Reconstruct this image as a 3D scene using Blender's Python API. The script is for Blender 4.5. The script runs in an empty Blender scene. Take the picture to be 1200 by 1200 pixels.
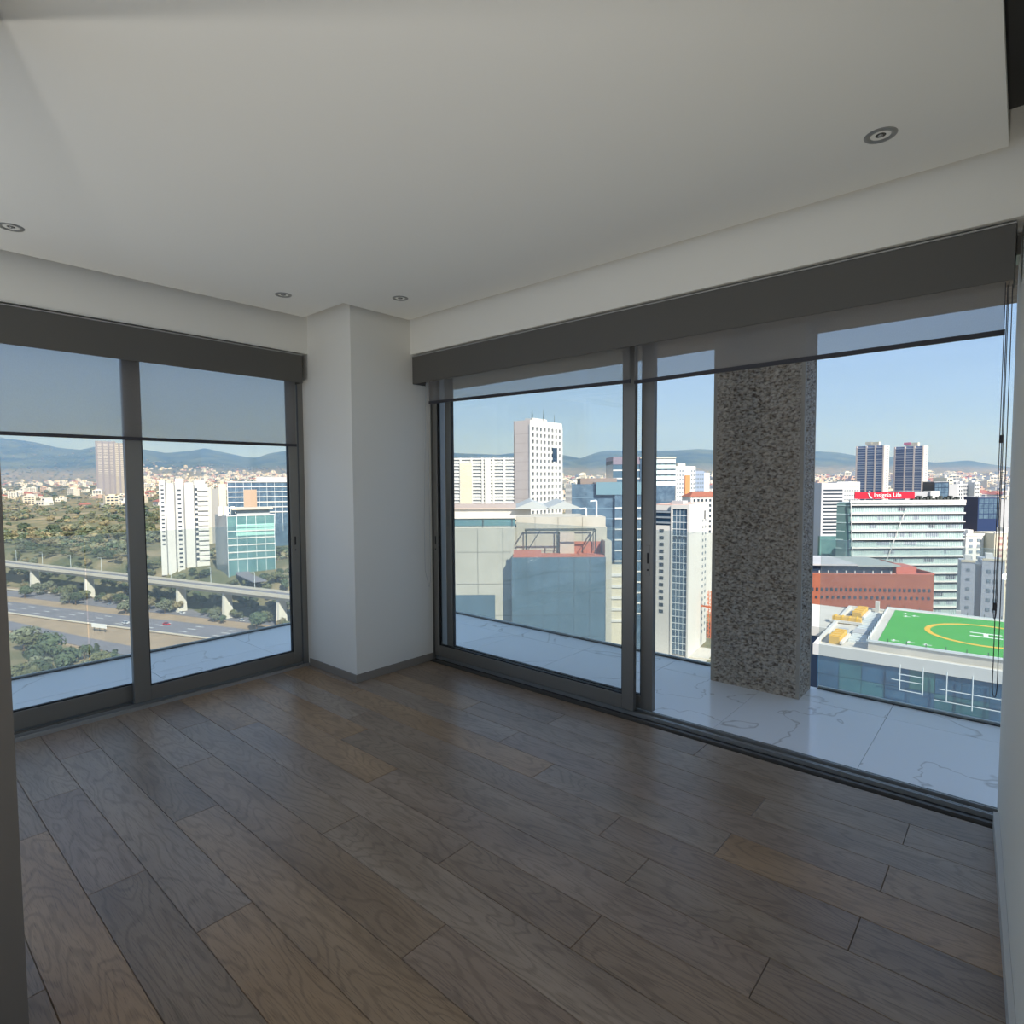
import bpy, bmesh, math, random
from mathutils import Vector, noise
random.seed(7)
SC = bpy.context.scene
COL = SC.collection
R = math.radians
PI = math.pi
YAW = R(41.071)          # the city grid outside is turned by this angle against the room

# ------------------------------------------------------------------ camera, sky, sun, exposure
cam = bpy.data.cameras.new('camera')
cam.sensor_width = 36.0
cam.lens = 685.64 / 1200 * 36.0
cam.clip_start, cam.clip_end = 0.02, 30000
co = bpy.data.objects.new('camera', cam)
COL.objects.link(co)
co.location = (0, 0, 1.55)
from mathutils import Matrix
co.rotation_euler = (Matrix.Rotation(YAW, 3, 'Z') @ Matrix.Rotation(R(90 - 3.039), 3, 'X') @ Matrix.Rotation(R(-0.3135), 3, 'Z')).to_euler()
SC.camera = co

SUN_AZ = (0.951, -0.309)   # horizontal direction towards the sun
SUN_EL = R(39)
world = bpy.data.worlds.new('sky')
SC.world = world
world.use_nodes = True
wn, wl = world.node_tree.nodes, world.node_tree.links
wn.clear()
w_out = wn.new('ShaderNodeOutputWorld')
w_bg = wn.new('ShaderNodeBackground')
w_sky = wn.new('ShaderNodeTexSky')
w_sky.sky_type = 'NISHITA'
w_sky.sun_disc = False
w_sky.sun_elevation = SUN_EL
w_sky.sun_rotation = math.atan2(SUN_AZ[0], SUN_AZ[1])
w_sky.altitude = 2200
w_sky.air_density = 1.0
w_sky.dust_density = 1.6
w_sky.ozone_density = 1.0
# thin high cloud, the same all round the sky
w_tc = wn.new('ShaderNodeTexCoord')
w_map = wn.new('ShaderNodeMapping'); w_map.inputs['Scale'].default_value = (1.3, 1.3, 6.0)
w_no = wn.new('ShaderNodeTexNoise'); w_no.inputs['Scale'].default_value = 2.2; w_no.inputs['Detail'].default_value = 7; w_no.inputs['Roughness'].default_value = .62
w_no.inputs['Distortion'].default_value = .5
w_cr = wn.new('ShaderNodeValToRGB'); w_cr.color_ramp.elements[0].position = .40; w_cr.color_ramp.elements[1].position = .75
w_cr.color_ramp.elements[0].color = (.60, .60, .60, 1); w_cr.color_ramp.elements[1].color = (1, 1, 1, 1)
w_mix = wn.new('ShaderNodeMixRGB'); w_mix.inputs['Color2'].default_value = (3.3, 4.9, 7.9, 1)   # sunlit veil of thin cloud over the whole dome
wl.new(w_tc.outputs['Generated'], w_map.inputs['Vector']); wl.new(w_map.outputs['Vector'], w_no.inputs['Vector'])
wl.new(w_no.outputs['Fac'], w_cr.inputs['Fac']); wl.new(w_cr.outputs['Color'], w_mix.inputs['Fac'])
wl.new(w_sky.outputs['Color'], w_mix.inputs['Color1']); wl.new(w_mix.outputs['Color'], w_bg.inputs['Color'])
w_bg.inputs['Strength'].default_value = 0.080
wl.new(w_bg.outputs['Background'], w_out.inputs['Surface'])

sun = bpy.data.lights.new('sun', 'SUN')
sun.energy = 5.2
sun.angle = R(.6)
sun.color = (1.0, .92, .80)
so = bpy.data.objects.new('sun', sun)
COL.objects.link(so)
so.location = (40, -8, 60)
sd = Vector((SUN_AZ[0] * math.cos(SUN_EL), SUN_AZ[1] * math.cos(SUN_EL), math.sin(SUN_EL)))
so.rotation_euler = sd.to_track_quat('Z', 'Y').to_euler()

vs = SC.view_settings
vs.view_transform = 'Standard'
vs.look = 'None'
vs.exposure = 0.62
vs.gamma = 1.0
vs.use_curve_mapping = False
SC.cycles.max_bounces = 12
SC.cycles.diffuse_bounces = 6
SC.cycles.transparent_max_bounces = 24
SC.cycles.caustics_reflective = False
SC.cycles.caustics_refractive = False

# ------------------------------------------------------------------ helpers: materials
def lin(h):
    h = h.lstrip('#')
    out = []
    for i in (0, 2, 4):
        c = int(h[i:i + 2], 16) / 255
        out.append(c / 12.92 if c <= .04045 else ((c + .055) / 1.055) ** 2.4)
    return (*out, 1)

MATS = {}
def mat(name, hexcol, rough=.6, metal=0.0, spec=.5, var=0.0, vscale=3.0, hex2=None, bump=0.0, bscale=40.0, rnd=0.0, emit=0.0):
    """principled material; var mixes in hex2 by noise, rnd shifts the value per object"""
    if name in MATS: return MATS[name]
    m = bpy.data.materials.new(name); m.use_nodes = True
    nt = m.node_tree; b = nt.nodes['Principled BSDF']
    b.inputs['Base Color'].default_value = lin(hexcol)
    b.inputs['Roughness'].default_value = rough
    b.inputs['Metallic'].default_value = metal
    b.inputs['Specular IOR Level'].default_value = spec
    if var or bump or rnd:
        g = nt.nodes.new('ShaderNodeNewGeometry')
    src = None
    if var:
        n = nt.nodes.new('ShaderNodeTexNoise'); n.inputs['Scale'].default_value = vscale; n.inputs['Detail'].default_value = 6
        n.inputs['Roughness'].default_value = .6
        nt.links.new(g.outputs['Position'], n.inputs['Vector'])
        r = nt.nodes.new('ShaderNodeValToRGB'); r.color_ramp.elements[0].position = .35; r.color_ramp.elements[1].position = .68
        r.color_ramp.elements[0].color = lin(hexcol); r.color_ramp.elements[1].color = lin(hex2 or hexcol)
        nt.links.new(n.outputs['Fac'], r.inputs['Fac'])
        src = r.outputs['Color']
        if var < 1:
            mx = nt.nodes.new('ShaderNodeMixRGB'); mx.inputs['Fac'].default_value = var
            mx.inputs['Color1'].default_value = lin(hexcol); nt.links.new(src, mx.inputs['Color2']); src = mx.outputs['Color']
    if rnd:
        oi = nt.nodes.new('ShaderNodeObjectInfo')
        mr = nt.nodes.new('ShaderNodeMapRange'); mr.inputs['To Min'].default_value = 1 - rnd; mr.inputs['To Max'].default_value = 1 + rnd
        nt.links.new(oi.outputs['Random'], mr.inputs['Value'])
        hs = nt.nodes.new('ShaderNodeHueSaturation')
        if src: nt.links.new(src, hs.inputs['Color'])
        else: hs.inputs['Color'].default_value = lin(hexcol)
        nt.links.new(mr.outputs['Result'], hs.inputs['Value']); src = hs.outputs['Color']
    if src: nt.links.new(src, b.inputs['Base Color'])
    if bump:
        n2 = nt.nodes.new('ShaderNodeTexNoise'); n2.inputs['Scale'].default_value = bscale; n2.inputs['Detail'].default_value = 4
        nt.links.new(g.outputs['Position'], n2.inputs['Vector'])
        bp = nt.nodes.new('ShaderNodeBump'); bp.inputs['Strength'].default_value = bump; bp.inputs['Distance'].default_value = .01
        nt.links.new(n2.outputs['Fac'], bp.inputs['Height']); nt.links.new(bp.outputs['Normal'], b.inputs['Normal'])
    MATS[name] = m
    return m

def glass_mat(name, tint='#F4F8F8', veil=0.0, veil_col='#FFFFFF', ior=1.45, gloss=1.0):
    """thin clear pane: lets light straight through, mirrors by Fresnel, veil is dust on the glass"""
    m = bpy.data.materials.new(name); m.use_nodes = True
    nt = m.node_tree; nt.nodes.clear(); N, L = nt.nodes.new, nt.links.new
    out = N('ShaderNodeOutputMaterial')
    tr = N('ShaderNodeBsdfTransparent'); tr.inputs['Color'].default_value = lin(tint)
    gl = N('ShaderNodeBsdfGlossy'); gl.inputs['Roughness'].default_value = .0; gl.inputs['Color'].default_value = (gloss, gloss, gloss, 1)
    lw = N('ShaderNodeLayerWeight'); lw.inputs['Blend'].default_value = .5
    pw = N('ShaderNodeMath'); pw.operation = 'POWER'; pw.inputs[1].default_value = 5; L(lw.outputs['Facing'], pw.inputs[0])
    fr = N('ShaderNodeMath'); fr.operation = 'MULTIPLY_ADD'; fr.inputs[1].default_value = .95; fr.inputs[2].default_value = .022; L(pw.outputs['Value'], fr.inputs[0])
    mx = N('ShaderNodeMixShader'); L(fr.outputs['Value'], mx.inputs['Fac']); L(tr.outputs['BSDF'], mx.inputs[1]); L(gl.outputs['BSDF'], mx.inputs[2])
    last = mx.outputs['Shader']
    if veil:
        df = N('ShaderNodeBsdfDiffuse'); df.inputs['Color'].default_value = lin(veil_col)
        tl = N('ShaderNodeBsdfTranslucent'); tl.inputs['Color'].default_value = lin(veil_col)
        ad = N('ShaderNodeMixShader'); ad.inputs['Fac'].default_value = .5; L(df.outputs['BSDF'], ad.inputs[1]); L(tl.outputs['BSDF'], ad.inputs[2])
        m2 = N('ShaderNodeMixShader'); m2.inputs['Fac'].default_value = veil
        L(last, m2.inputs[1]); L(ad.outputs['Shader'], m2.inputs[2]); last = m2.outputs['Shader']
    L(last, out.inputs['Surface'])
    return m

def screen_mat(name, hexcol, openness):
    """woven sunscreen cloth: open weave plus grey yarn that glows a little when lit from behind"""
    m = bpy.data.materials.new(name); m.use_nodes = True
    nt = m.node_tree; nt.nodes.clear(); N, L = nt.nodes.new, nt.links.new
    out = N('ShaderNodeOutputMaterial')
    tr = N('ShaderNodeBsdfTransparent')
    df = N('ShaderNodeBsdfDiffuse'); df.inputs['Color'].default_value = lin(hexcol)
    tl = N('ShaderNodeBsdfTranslucent'); tl.inputs['Color'].default_value = lin(hexcol)
    a = N('ShaderNodeMixShader'); a.inputs['Fac'].default_value = .4; L(df.outputs['BSDF'], a.inputs[1]); L(tl.outputs['BSDF'], a.inputs[2])
    g = N('ShaderNodeNewGeometry')
    mp = N('ShaderNodeMapping'); mp.inputs['Scale'].default_value = (260, 260, 150); L(g.outputs['Position'], mp.inputs['Vector'])
    n = N('ShaderNodeTexNoise'); n.inputs['Scale'].default_value = 1.0; n.inputs['Detail'].default_value = 2; L(mp.outputs['Vector'], n.inputs['Vector'])
    r = N('ShaderNodeMapRange'); r.inputs['From Min'].default_value = .3; r.inputs['From Max'].default_value = .7
    r.inputs['To Min'].default_value = 1 - openness - .025; r.inputs['To Max'].default_value = 1 - openness + .025; L(n.outputs['Fac'], r.inputs['Value'])
    b = N('ShaderNodeMixShader'); L(r.outputs['Result'], b.inputs['Fac']); L(tr.outputs['BSDF'], b.inputs[1]); L(a.outputs['Shader'], b.inputs[2])
    L(b.outputs['Shader'], out.inputs['Surface'])
    return m

def wood_mat():
    m = bpy.data.materials.new('smoked oak'); m.use_nodes = True
    nt = m.node_tree; b = nt.nodes['Principled BSDF']; N, L = nt.nodes.new, nt.links.new
    tc = N('ShaderNodeTexCoord'); oi = N('ShaderNodeObjectInfo')
    off = N('ShaderNodeVectorMath'); off.operation = 'SCALE'; off.inputs[0].default_value = (37.0, 91.0, 13.0); L(oi.outputs['Random'], off.inputs['Scale'])
    ad = N('ShaderNodeVectorMath'); ad.operation = 'ADD'; L(tc.outputs['Object'], ad.inputs[0]); L(off.outputs['Vector'], ad.inputs[1])
    # cathedral figure: contour lines of a noise field stretched along the board
    m1 = N('ShaderNodeMapping'); m1.inputs['Scale'].default_value = (1.15, 5.5, 1); L(ad.outputs['Vector'], m1.inputs['Vector'])
    n1 = N('ShaderNodeTexNoise'); n1.inputs['Scale'].default_value = 1.0; n1.inputs['Detail'].default_value = 2.5; n1.inputs['Roughness'].default_value = .45; L(m1.outputs['Vector'], n1.inputs['Vector'])
    mu = N('ShaderNodeMath'); mu.operation = 'MULTIPLY'; mu.inputs[1].default_value = 120; L(n1.outputs['Fac'], mu.inputs[0])
    si = N('ShaderNodeMath'); si.operation = 'SINE'; L(mu.outputs['Value'], si.inputs[0])
    # fine pores
    m2 = N('ShaderNodeMapping'); m2.inputs['Scale'].default_value = (14, 300, 1); L(ad.outputs['Vector'], m2.inputs['Vector'])
    n2 = N('ShaderNodeTexNoise'); n2.inputs['Scale'].default_value = 1.0; n2.inputs['Detail'].default_value = 3; L(m2.outputs['Vector'], n2.inputs['Vector'])
    # cloudy stain
    m3 = N('ShaderNodeMapping'); m3.inputs['Scale'].default_value = (1.6, 6, 1); L(ad.outputs['Vector'], m3.inputs['Vector'])
    n3 = N('ShaderNodeTexNoise'); n3.inputs['Scale'].default_value = 1.0; n3.inputs['Detail'].default_value = 4; L(m3.outputs['Vector'], n3.inputs['Vector'])
    cr = N('ShaderNodeValToRGB'); e = cr.color_ramp.elements
    e[0].position = 0; e[0].color = lin('#94826F')
    e[1].position = 1; e[1].color = lin('#AE9881')
    for p, c in ((.18, '#9F8B7A'), (.4, '#A59482'), (.62, '#9A8672'), (.8, '#A68E74'), (.9, '#AE8E6A')):
        k = e.new(p); k.color = lin(c)
    L(oi.outputs['Random'], cr.inputs['Fac'])
    st = N('ShaderNodeMixRGB'); st.blend_type = 'MULTIPLY'; st.inputs['Fac'].default_value = .55
    sr = N('ShaderNodeValToRGB'); sr.color_ramp.elements[0].position = .3; sr.color_ramp.elements[0].color = (.50, .46, .43, 1); sr.color_ramp.elements[1].position = .62; sr.color_ramp.elements[1].color = (1, 1, 1, 1)
    L(n3.outputs['Fac'], sr.inputs['Fac']); L(cr.outputs['Color'], st.inputs['Color1']); L(sr.outputs['Color'], st.inputs['Color2'])
    gr = N('ShaderNodeMapRange'); gr.inputs['From Min'].default_value = .3; gr.inputs['From Max'].default_value = 1; gr.inputs['To Min'].default_value = 0; gr.inputs['To Max'].default_value = .24
    L(si.outputs['Value'], gr.inputs['Value'])
    x1 = N('ShaderNodeMixRGB'); x1.inputs['Color2'].default_value = lin('#2B221C'); L(gr.outputs['Result'], x1.inputs['Fac']); L(st.outputs['Color'], x1.inputs['Color1'])
    pr = N('ShaderNodeMapRange'); pr.inputs['From Min'].default_value = .52; pr.inputs['From Max'].default_value = .75; pr.inputs['To Min'].default_value = 0; pr.inputs['To Max'].default_value = .5
    L(n2.outputs['Fac'], pr.inputs['Value'])
    x2 = N('ShaderNodeMixRGB'); x2.inputs['Color2'].default_value = lin('#33281F'); L(pr.outputs['Result'], x2.inputs['Fac']); L(x1.outputs['Color'], x2.inputs['Color1'])
    L(x2.outputs['Color'], b.inputs['Base Color'])
    rr = N('ShaderNodeMapRange'); rr.inputs['To Min'].default_value = .26; rr.inputs['To Max'].default_value = .40; L(n3.outputs['Fac'], rr.inputs['Value']); L(rr.outputs['Result'], b.inputs['Roughness'])
    bp = N('ShaderNodeBump'); bp.inputs['Strength'].default_value = .22; bp.inputs['Distance'].default_value = .002
    hh = N('ShaderNodeMath'); hh.operation = 'ADD'; L(gr.outputs['Result'], hh.inputs[0]); L(pr.outputs['Result'], hh.inputs[1])
    iv = N('ShaderNodeMath'); iv.operation = 'SUBTRACT'; iv.inputs[0].default_value = 1; L(hh.outputs['Value'], iv.inputs[1])
    L(iv.outputs['Value'], bp.inputs['Height']); L(bp.outputs['Normal'], b.inputs['Normal'])
    return m

def marble_mat():
    m = bpy.data.materials.new('pale veined marble'); m.use_nodes = True
    nt = m.node_tree; b = nt.nodes['Principled BSDF']; N, L = nt.nodes.new, nt.links.new
    tc = N('ShaderNodeTexCoord'); oi = N('ShaderNodeObjectInfo')
    off = N('ShaderNodeVectorMath'); off.operation = 'SCALE'; off.inputs[0].default_value = (17.0, 29.0, 5.0); L(oi.outputs['Random'], off.inputs['Scale'])
    ad = N('ShaderNodeVectorMath'); ad.operation = 'ADD'; L(tc.outputs['Object'], ad.inputs[0]); L(off.outputs['Vector'], ad.inputs[1])
    n = N('ShaderNodeTexNoise'); n.inputs['Scale'].default_value = .8; n.inputs['Detail'].default_value = 4; n.inputs['Distortion'].default_value = 1.0; L(ad.outputs['Vector'], n.inputs['Vector'])
    s = N('ShaderNodeMath'); s.operation = 'SUBTRACT'; s.inputs[1].default_value = .5; L(n.outputs['Fac'], s.inputs[0])
    a = N('ShaderNodeMath'); a.operation = 'ABSOLUTE'; L(s.outputs['Value'], a.inputs[0])
    r = N('ShaderNodeValToRGB'); e = r.color_ramp.elements
    e[0].position = 0; e[0].color = lin('#C6C2BC'); e[1].position = .007; e[1].color = lin('#F0F0EE')
    L(a.outputs['Value'], r.inputs['Fac']); L(r.outputs['Color'], b.inputs['Base Color'])
    b.inputs['Roughness'].default_value = .14; b.inputs['Specular IOR Level'].default_value = .9
    return m

def leaf_mat(name, h1, h2):
    return mat(name, h1, .8, spec=.2, var=1, vscale=.55, hex2=h2, rnd=.22)

# ------------------------------------------------------------------ helpers: geometry
class MB:
    """collects solids and links them as ONE mesh object"""
    def __init__(s): s.v = []; s.f = []; s.mi = []
    def _add(s, vs_, fs, mi=0):
        o = len(s.v); s.v += [tuple(p) for p in vs_]; s.f += [tuple(o + i for i in f) for f in fs]; s.mi += [mi] * len(fs); return s
    def box(s, x0, x1, y0, y1, z0, z1, mi=0):
        return s._add([(x0, y0, z0), (x1, y0, z0), (x1, y1, z0), (x0, y1, z0), (x0, y0, z1), (x1, y0, z1), (x1, y1, z1), (x0, y1, z1)],
                      [(3, 2, 1, 0), (4, 5, 6, 7), (0, 1, 5, 4), (1, 2, 6, 5), (2, 3, 7, 6), (3, 0, 4, 7)], mi)
    def prism(s, pts, z0, z1, mi=0):
        """extrudes a counter-clockwise outline (x, y) from z0 to z1"""
        n = len(pts)
        return s._add([(x, y, z0) for x, y in pts] + [(x, y, z1) for x, y in pts],
                      [tuple(range(n - 1, -1, -1)), tuple(range(n, 2 * n))] + [(i, (i + 1) % n, n + (i + 1) % n, n + i) for i in range(n)], mi)
    def hexa(s, bot, top, mi=0):
        n = len(bot)
        return s._add(list(bot) + list(top), [tuple(range(n - 1, -1, -1)), tuple(range(n, 2 * n))] + [(i, (i + 1) % n, n + (i + 1) % n, n + i) for i in range(n)], mi)
    def tube(s, p, q, r0, r1=None, n=8, mi=0):
        r1 = r0 if r1 is None else r1
        p, q = Vector(p), Vector(q); d = (q - p).normalized()
        a = d.orthogonal().normalized(); b = d.cross(a)
        ring = [a * math.cos(2 * PI * i / n) + b * math.sin(2 * PI * i / n) for i in range(n)]
        return s.hexa([p + c * r0 for c in ring], [q + c * r1 for c in ring], mi)
    def lathe(s, prof, n=20, mi=0, c=(0, 0)):
        """profile of (radius, z) from bottom to top turned about the z axis"""
        o = len(s.v)
        for r, z in prof:
            s.v += [(c[0] + r * math.cos(2 * PI * i / n), c[1] + r * math.sin(2 * PI * i / n), z) for i in range(n)]
        for k in range(len(prof) - 1):
            for i in range(n):
                j = (i + 1) % n
                s.f.append((o + k * n + i, o + k * n + j, o + (k + 1) * n + j, o + (k + 1) * n + i)); s.mi.append(mi)
        return s
    def mesh(s, name, mats):
        me = bpy.data.meshes.new(name); me.from_pydata(s.v, [], s.f); me.update()
        for m in (mats if isinstance(mats, (list, tuple)) else [mats]): me.materials.append(m)
        if any(s.mi): me.polygons.foreach_set('material_index', s.mi)
        return me
    def build(s, name, mats, parent=None, smooth=False):
        me = s.mesh(name, mats)
        if smooth: me.polygons.foreach_set('use_smooth', [True] * len(me.polygons))
        return obj(name, me, parent)

def obj(name, data, parent=None, loc=None):
    o = bpy.data.objects.new(name, data); COL.objects.link(o)
    if parent is not None: o.parent = parent
    if loc is not None: o.location = loc
    return o
def tag(o, label=None, cat=None, group=None, kind=None):
    if label: o['label'] = label
    if cat: o['category'] = cat
    if group: o['group'] = group
    if kind: o['kind'] = kind
    return o
def empty(name, loc=(0, 0, 0), rz=0):
    o = bpy.data.objects.new(name, None); COL.objects.link(o); o.location = loc; o.rotation_euler = (0, 0, rz); o.empty_display_size = .1
    return o
def box(name, m, x0, x1, y0, y1, z0, z1, parent=None):
    return MB().box(x0, x1, y0, y1, z0, z1).build(name, m, parent)
def struct(o, label, cat):
    return tag(o, label, cat, kind='structure')
def bevel(o, w=.004, seg=2):
    b = o.modifiers.new('bevel', 'BEVEL'); b.width = w; b.segments = seg; b.limit_method = 'ANGLE'; return o

# ------------------------------------------------------------------ materials of the room
M_wall = mat('white wall paint', '#EFECE2', .85, spec=.2, bump=.05, bscale=220)
M_ceil = mat('matt ceiling paint', '#F2F0E8', .9, spec=.15, bump=.04, bscale=260)
M_dark = mat('shadow gap', '#4A4A48', .9)
M_base = mat('grey brown baseboard', '#8C857C', .5)
M_alu = mat('anodised aluminium', '#878580', .38, metal=.55)
M_aluL = mat('light aluminium rib', '#B4B5B4', .35, metal=.6)
M_black = mat('black rubber', '#151515', .55)
M_fascia = mat('charcoal blind fascia', '#5A5853', .6)
M_fasciaedge = mat('satin fascia edge', '#A9A8A3', .4)
M_hem = mat('dark hem bar', '#35343A', .5)
M_screen = screen_mat('grey sunscreen weave', '#98948F', .38)
M_pane = glass_mat('clear window glass', '#FDFEFE', veil=.006)
M_rail = glass_mat('dusty balustrade glass', '#F6FAF9', veil=.14, veil_col='#F1F3F0')
M_wood = wood_mat()
M_marble = marble_mat()
M_chrome = mat('brushed lamp ring', '#A2A29E', .35, metal=.6)
M_lamp = mat('unlit lamp lens', '#4A4946', .25)
M_conc = mat('rough slab concrete', '#8F8474', .9, var=.6, vscale=2, hex2='#7A6F60', bump=.3, bscale=60)

# ------------------------------------------------------------------ room shell
# floor boards: rows along x, real joints with small chamfers
ROW0, ROW = .545, .196
JO = {-1: [-3.236, -1.30], 0: [-3.572, -2.605, -.70], 1: [-4.026, -2.10, -.20], 2: [-2.876, -.98], 3: [-3.41, -1.476], 4: [-3.95, -2.28, -.62],
      5: [-3.69, -1.74, -1.084], 6: [-2.50, -.57], 7: [-3.05, -1.108], 8: [-3.28, -1.35, -.385], 9: [-3.66, -1.887, -.915],
      10: [-2.30, -.355], 11: [-2.82, -.895], 12: [-2.24, -.335], 13: [-1.35]}
floor = box('floor', M_dark, -4.66, 1.2, -.435, 3.5, -.2, -.016)
struct(floor, 'smoked oak plank floor of the empty room', 'floor')
rr = random.Random(3)
def plank(x0, x1, y0, y1):
    g, c, h = .0009, .0018, .0
    x0 += g; x1 -= g; y0 += g; y1 -= g
    cx, cy = (x0 + x1) / 2, (y0 + y1) / 2
    lx, ly = (x1 - x0) / 2, (y1 - y0) / 2
    b = MB()
    b._add([(-lx, -ly, -.016), (lx, -ly, -.016), (lx, ly, -.016), (-lx, ly, -.016),
            (-lx, -ly, h - .0015), (lx, -ly, h - .0015), (lx, ly, h - .0015), (-lx, ly, h - .0015),
            (-lx + c, -ly + c, h), (lx - c, -ly + c, h), (lx - c, ly - c, h), (-lx + c, ly - c, h)],
           [(0, 1, 5, 4), (1, 2, 6, 5), (2, 3, 7, 6), (3, 0, 4, 7), (4, 5, 9, 8), (5, 6, 10, 9), (6, 7, 11, 10), (7, 4, 8, 11), (8, 9, 10, 11)])
    o = b.build('plank', M_wood, floor); o.location = (cx, cy, 0)
for k in range(-5, 14):
    y0 = ROW0 + ROW * k; y1 = min(y0 + ROW, 3.315)
    js = JO.get(k)
    if js is None:
        js = []; x = -4.5 + rr.uniform(.3, 1.9)
        while x < 1.0: js.append(x); x += rr.choice((1.9, 1.9, 1.5, .97))
    else:
        x = js[-1] + 1.9
        js = list(js)
        while x < 1.0: js.append(x); x += 1.9
    xs = [-4.505] + [j for j in js if j < 1.1] + [1.2]
    for a, b_ in zip(xs[:-1], xs[1:]): plank(a, b_, y0, y1)

ceil_slab = box('ceiling', M_dark, -4.68, 3.12, -4.72, 3.52, 3.02, 3.3)
struct(ceil_slab, 'dark slab above the dropped white ceiling', 'ceiling')
panel = MB().prism([(-4.32, -4.4), (-.08, -4.4), (-.08, 3.07), (-3.77, 3.07), (-3.77, 2.465), (-4.32, 2.465)], 2.85, 2.90).build('ceiling_panel', M_ceil, ceil_slab)
panel['label'] = 'dropped white ceiling panel with a shadow gap all round'
box('ceiling_hanger', M_dark, -3.4, -.6, -2.4, 2.2, 2.90, 3.02, ceil_slab)
panel2 = box('ceiling_panel', M_ceil, .35, 2.8, -4.4, 3.1, 2.85, 2.90, ceil_slab)
box('ceiling_hanger', M_dark, .8, 2.0, -2.4, 2.2, 2.90, 3.02, ceil_slab)

pil = MB().box(-4.62, -3.83, 2.56, 3.50, 0, 3.02).build('wall_corner', M_wall)
struct(pil, 'white corner pillar between the two glass walls', 'wall')
o = MB().prism([(-4.50, 2.548), (-3.818, 2.548), (-3.818, 3.33), (-3.8295, 3.33), (-3.8295, 2.5595), (-4.50, 2.5595)], 0, .062).build('baseboard_corner', M_base)
struct(bevel(o, .002), 'grey brown baseboard round the corner pillar', 'baseboard')
hR = box('wall_right_header', M_wall, -3.83, -.02, 3.135, 3.50, 2.592, 3.02)
struct(hR, 'white header above the blind of the wide glass wall', 'wall')
hL = box('wall_left_header', M_wall, -4.62, -4.435, .21, 2.56, 2.592, 3.02)
struct(hL, 'white header above the blind of the narrow glass wall', 'wall')
# partition on the right: ends before the hall where the photographer stands
pr = MB().prism([(-.042, 3.50), (.078, 1.15), (.20, 1.15), (.10, 3.50)], 0, 3.02).build('wall_right', M_wall)
struct(pr, 'white partition wall at the open end of the sliding doors', 'wall')
o = MB().prism([(-.052, 3.30), (.066, 1.14), (.0775, 1.14), (-.0325, 3.30)], 0, .075).build('baseboard_right', mat('white baseboard', '#C9C8C4', .5))
struct(o, 'painted baseboard along the white partition wall', 'baseboard')
nw = MB().box(-2.30, -2.0, .10, .276, 0, 3.02).build('wall_near', mat('even dark taupe', '#6A655E', .6))  # one even dark colour over the whole pier
struct(nw, 'dark taupe pier beside the opening to the added hall', 'wall')
# unseen hall added to brighten the room: glazed on three sides, pale stone floor
HX0, HX1, HY0 = -4.68, 3.0, -4.6
fl2 = box('floor_hall', M_dark, HX0, HX1, HY0, -.435, -.2, -.016); struct(fl2, 'pale stone floor of the unseen hall added for light', 'floor')
box('floor_base', M_dark, 1.2, HX1, -.435, 3.5, -.2, -.016, fl2)
def room_window(name, label, cx, cy, rz, w, n):
    """fixed window: frame and n panes, local x along it"""
    r = empty(name, (cx, cy, 0), rz); tag(r, label, 'window', kind='structure')
    b = MB().box(-w / 2, w / 2, -.03, .03, 0, .06).box(-w / 2, w / 2, -.03, .03, 2.64, 2.70)
    for k in range(n + 1):
        x = -w / 2 + (w - .06) * k / n; b.box(x, x + .06, -.03, .03, .06, 2.64)
    b.build('frame', M_alu, r)
    for k in range(n):
        x = -w / 2 + (w - .06) * k / n; box('pane', M_pane, x + .06, x + (w - .06) / n, -.004, .004, .06, 2.64, r)
struct(MB().box(HX0, HX1 + .12, HY0 - .12, HY0, 2.70, 3.02).box(HX0, HX0 + .2, HY0 - .12, HY0, 0, 2.70).box(HX1 - .1, HX1 + .12, HY0 - .12, HY0, 0, 2.70).build('wall_hall_back', M_wall), 'white back wall of the unseen hall added for light', 'wall')
room_window('window_4', 'wide window added for light in the back wall of the unseen hall', (HX0 + HX1) / 2 + .05, HY0 - .06, 0, HX1 - HX0 - .3, 5)
struct(MB().box(HX1, HX1 + .12, HY0, 3.5, 2.70, 3.02).box(HX1, HX1 + .12, 1.0, 3.5, 0, 2.70).box(HX1, HX1 + .12, HY0, HY0 + .1, 0, 2.70).build('wall_hall_right', M_wall), 'white sunny end wall of the unseen hall added for light', 'wall')  # solid part beside the window keeps the sun off the balcony
room_window('window_5', 'wide sunny window added for light in the end wall of the unseen hall', HX1 + .06, (HY0 + 1.1) / 2, R(90), .9 - HY0, 4)
struct(MB().box(HX0, HX0 + .12, HY0, .207, 2.70, 3.02).box(HX0, HX0 + .12, -.05, .207, 0, 2.70).build('wall_hall_left', M_wall), 'white wall of the unseen hall added for light, in line with the narrow glass wall', 'wall')
room_window('window_6', 'wide window added for light in the unseen hall, beside the narrow glass wall', HX0 + .06, (HY0 - .05) / 2, R(90), -.05 - HY0, 3)
struct(MB().box(.10, .40, 3.35, 3.50, 0, 3.02).box(2.6, HX1 + .12, 3.35, 3.50, 0, 3.02).box(.40, 2.6, 3.35, 3.50, 2.70, 3.02).build('wall_next_bay', M_wall), 'white wall round the added window of the unseen neighbouring bay', 'wall')
room_window('window_3', 'tall clear window added for light in the unseen neighbouring bay', 1.5, 3.42, 0, 2.2, 2)
M_hallstone = mat('pale hall stone', '#E6E3DC', .35)  # unseen floor kept pale to bounce light into the room
for i in range(10):
    for k in range(5):
        x0, y0 = HX0 + .768 * i, HY0 + .833 * k; box('stone_tile', M_hallstone, x0 + .001, x0 + .767, y0 + .001, y0 + .832, -.016, 0, fl2)
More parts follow.
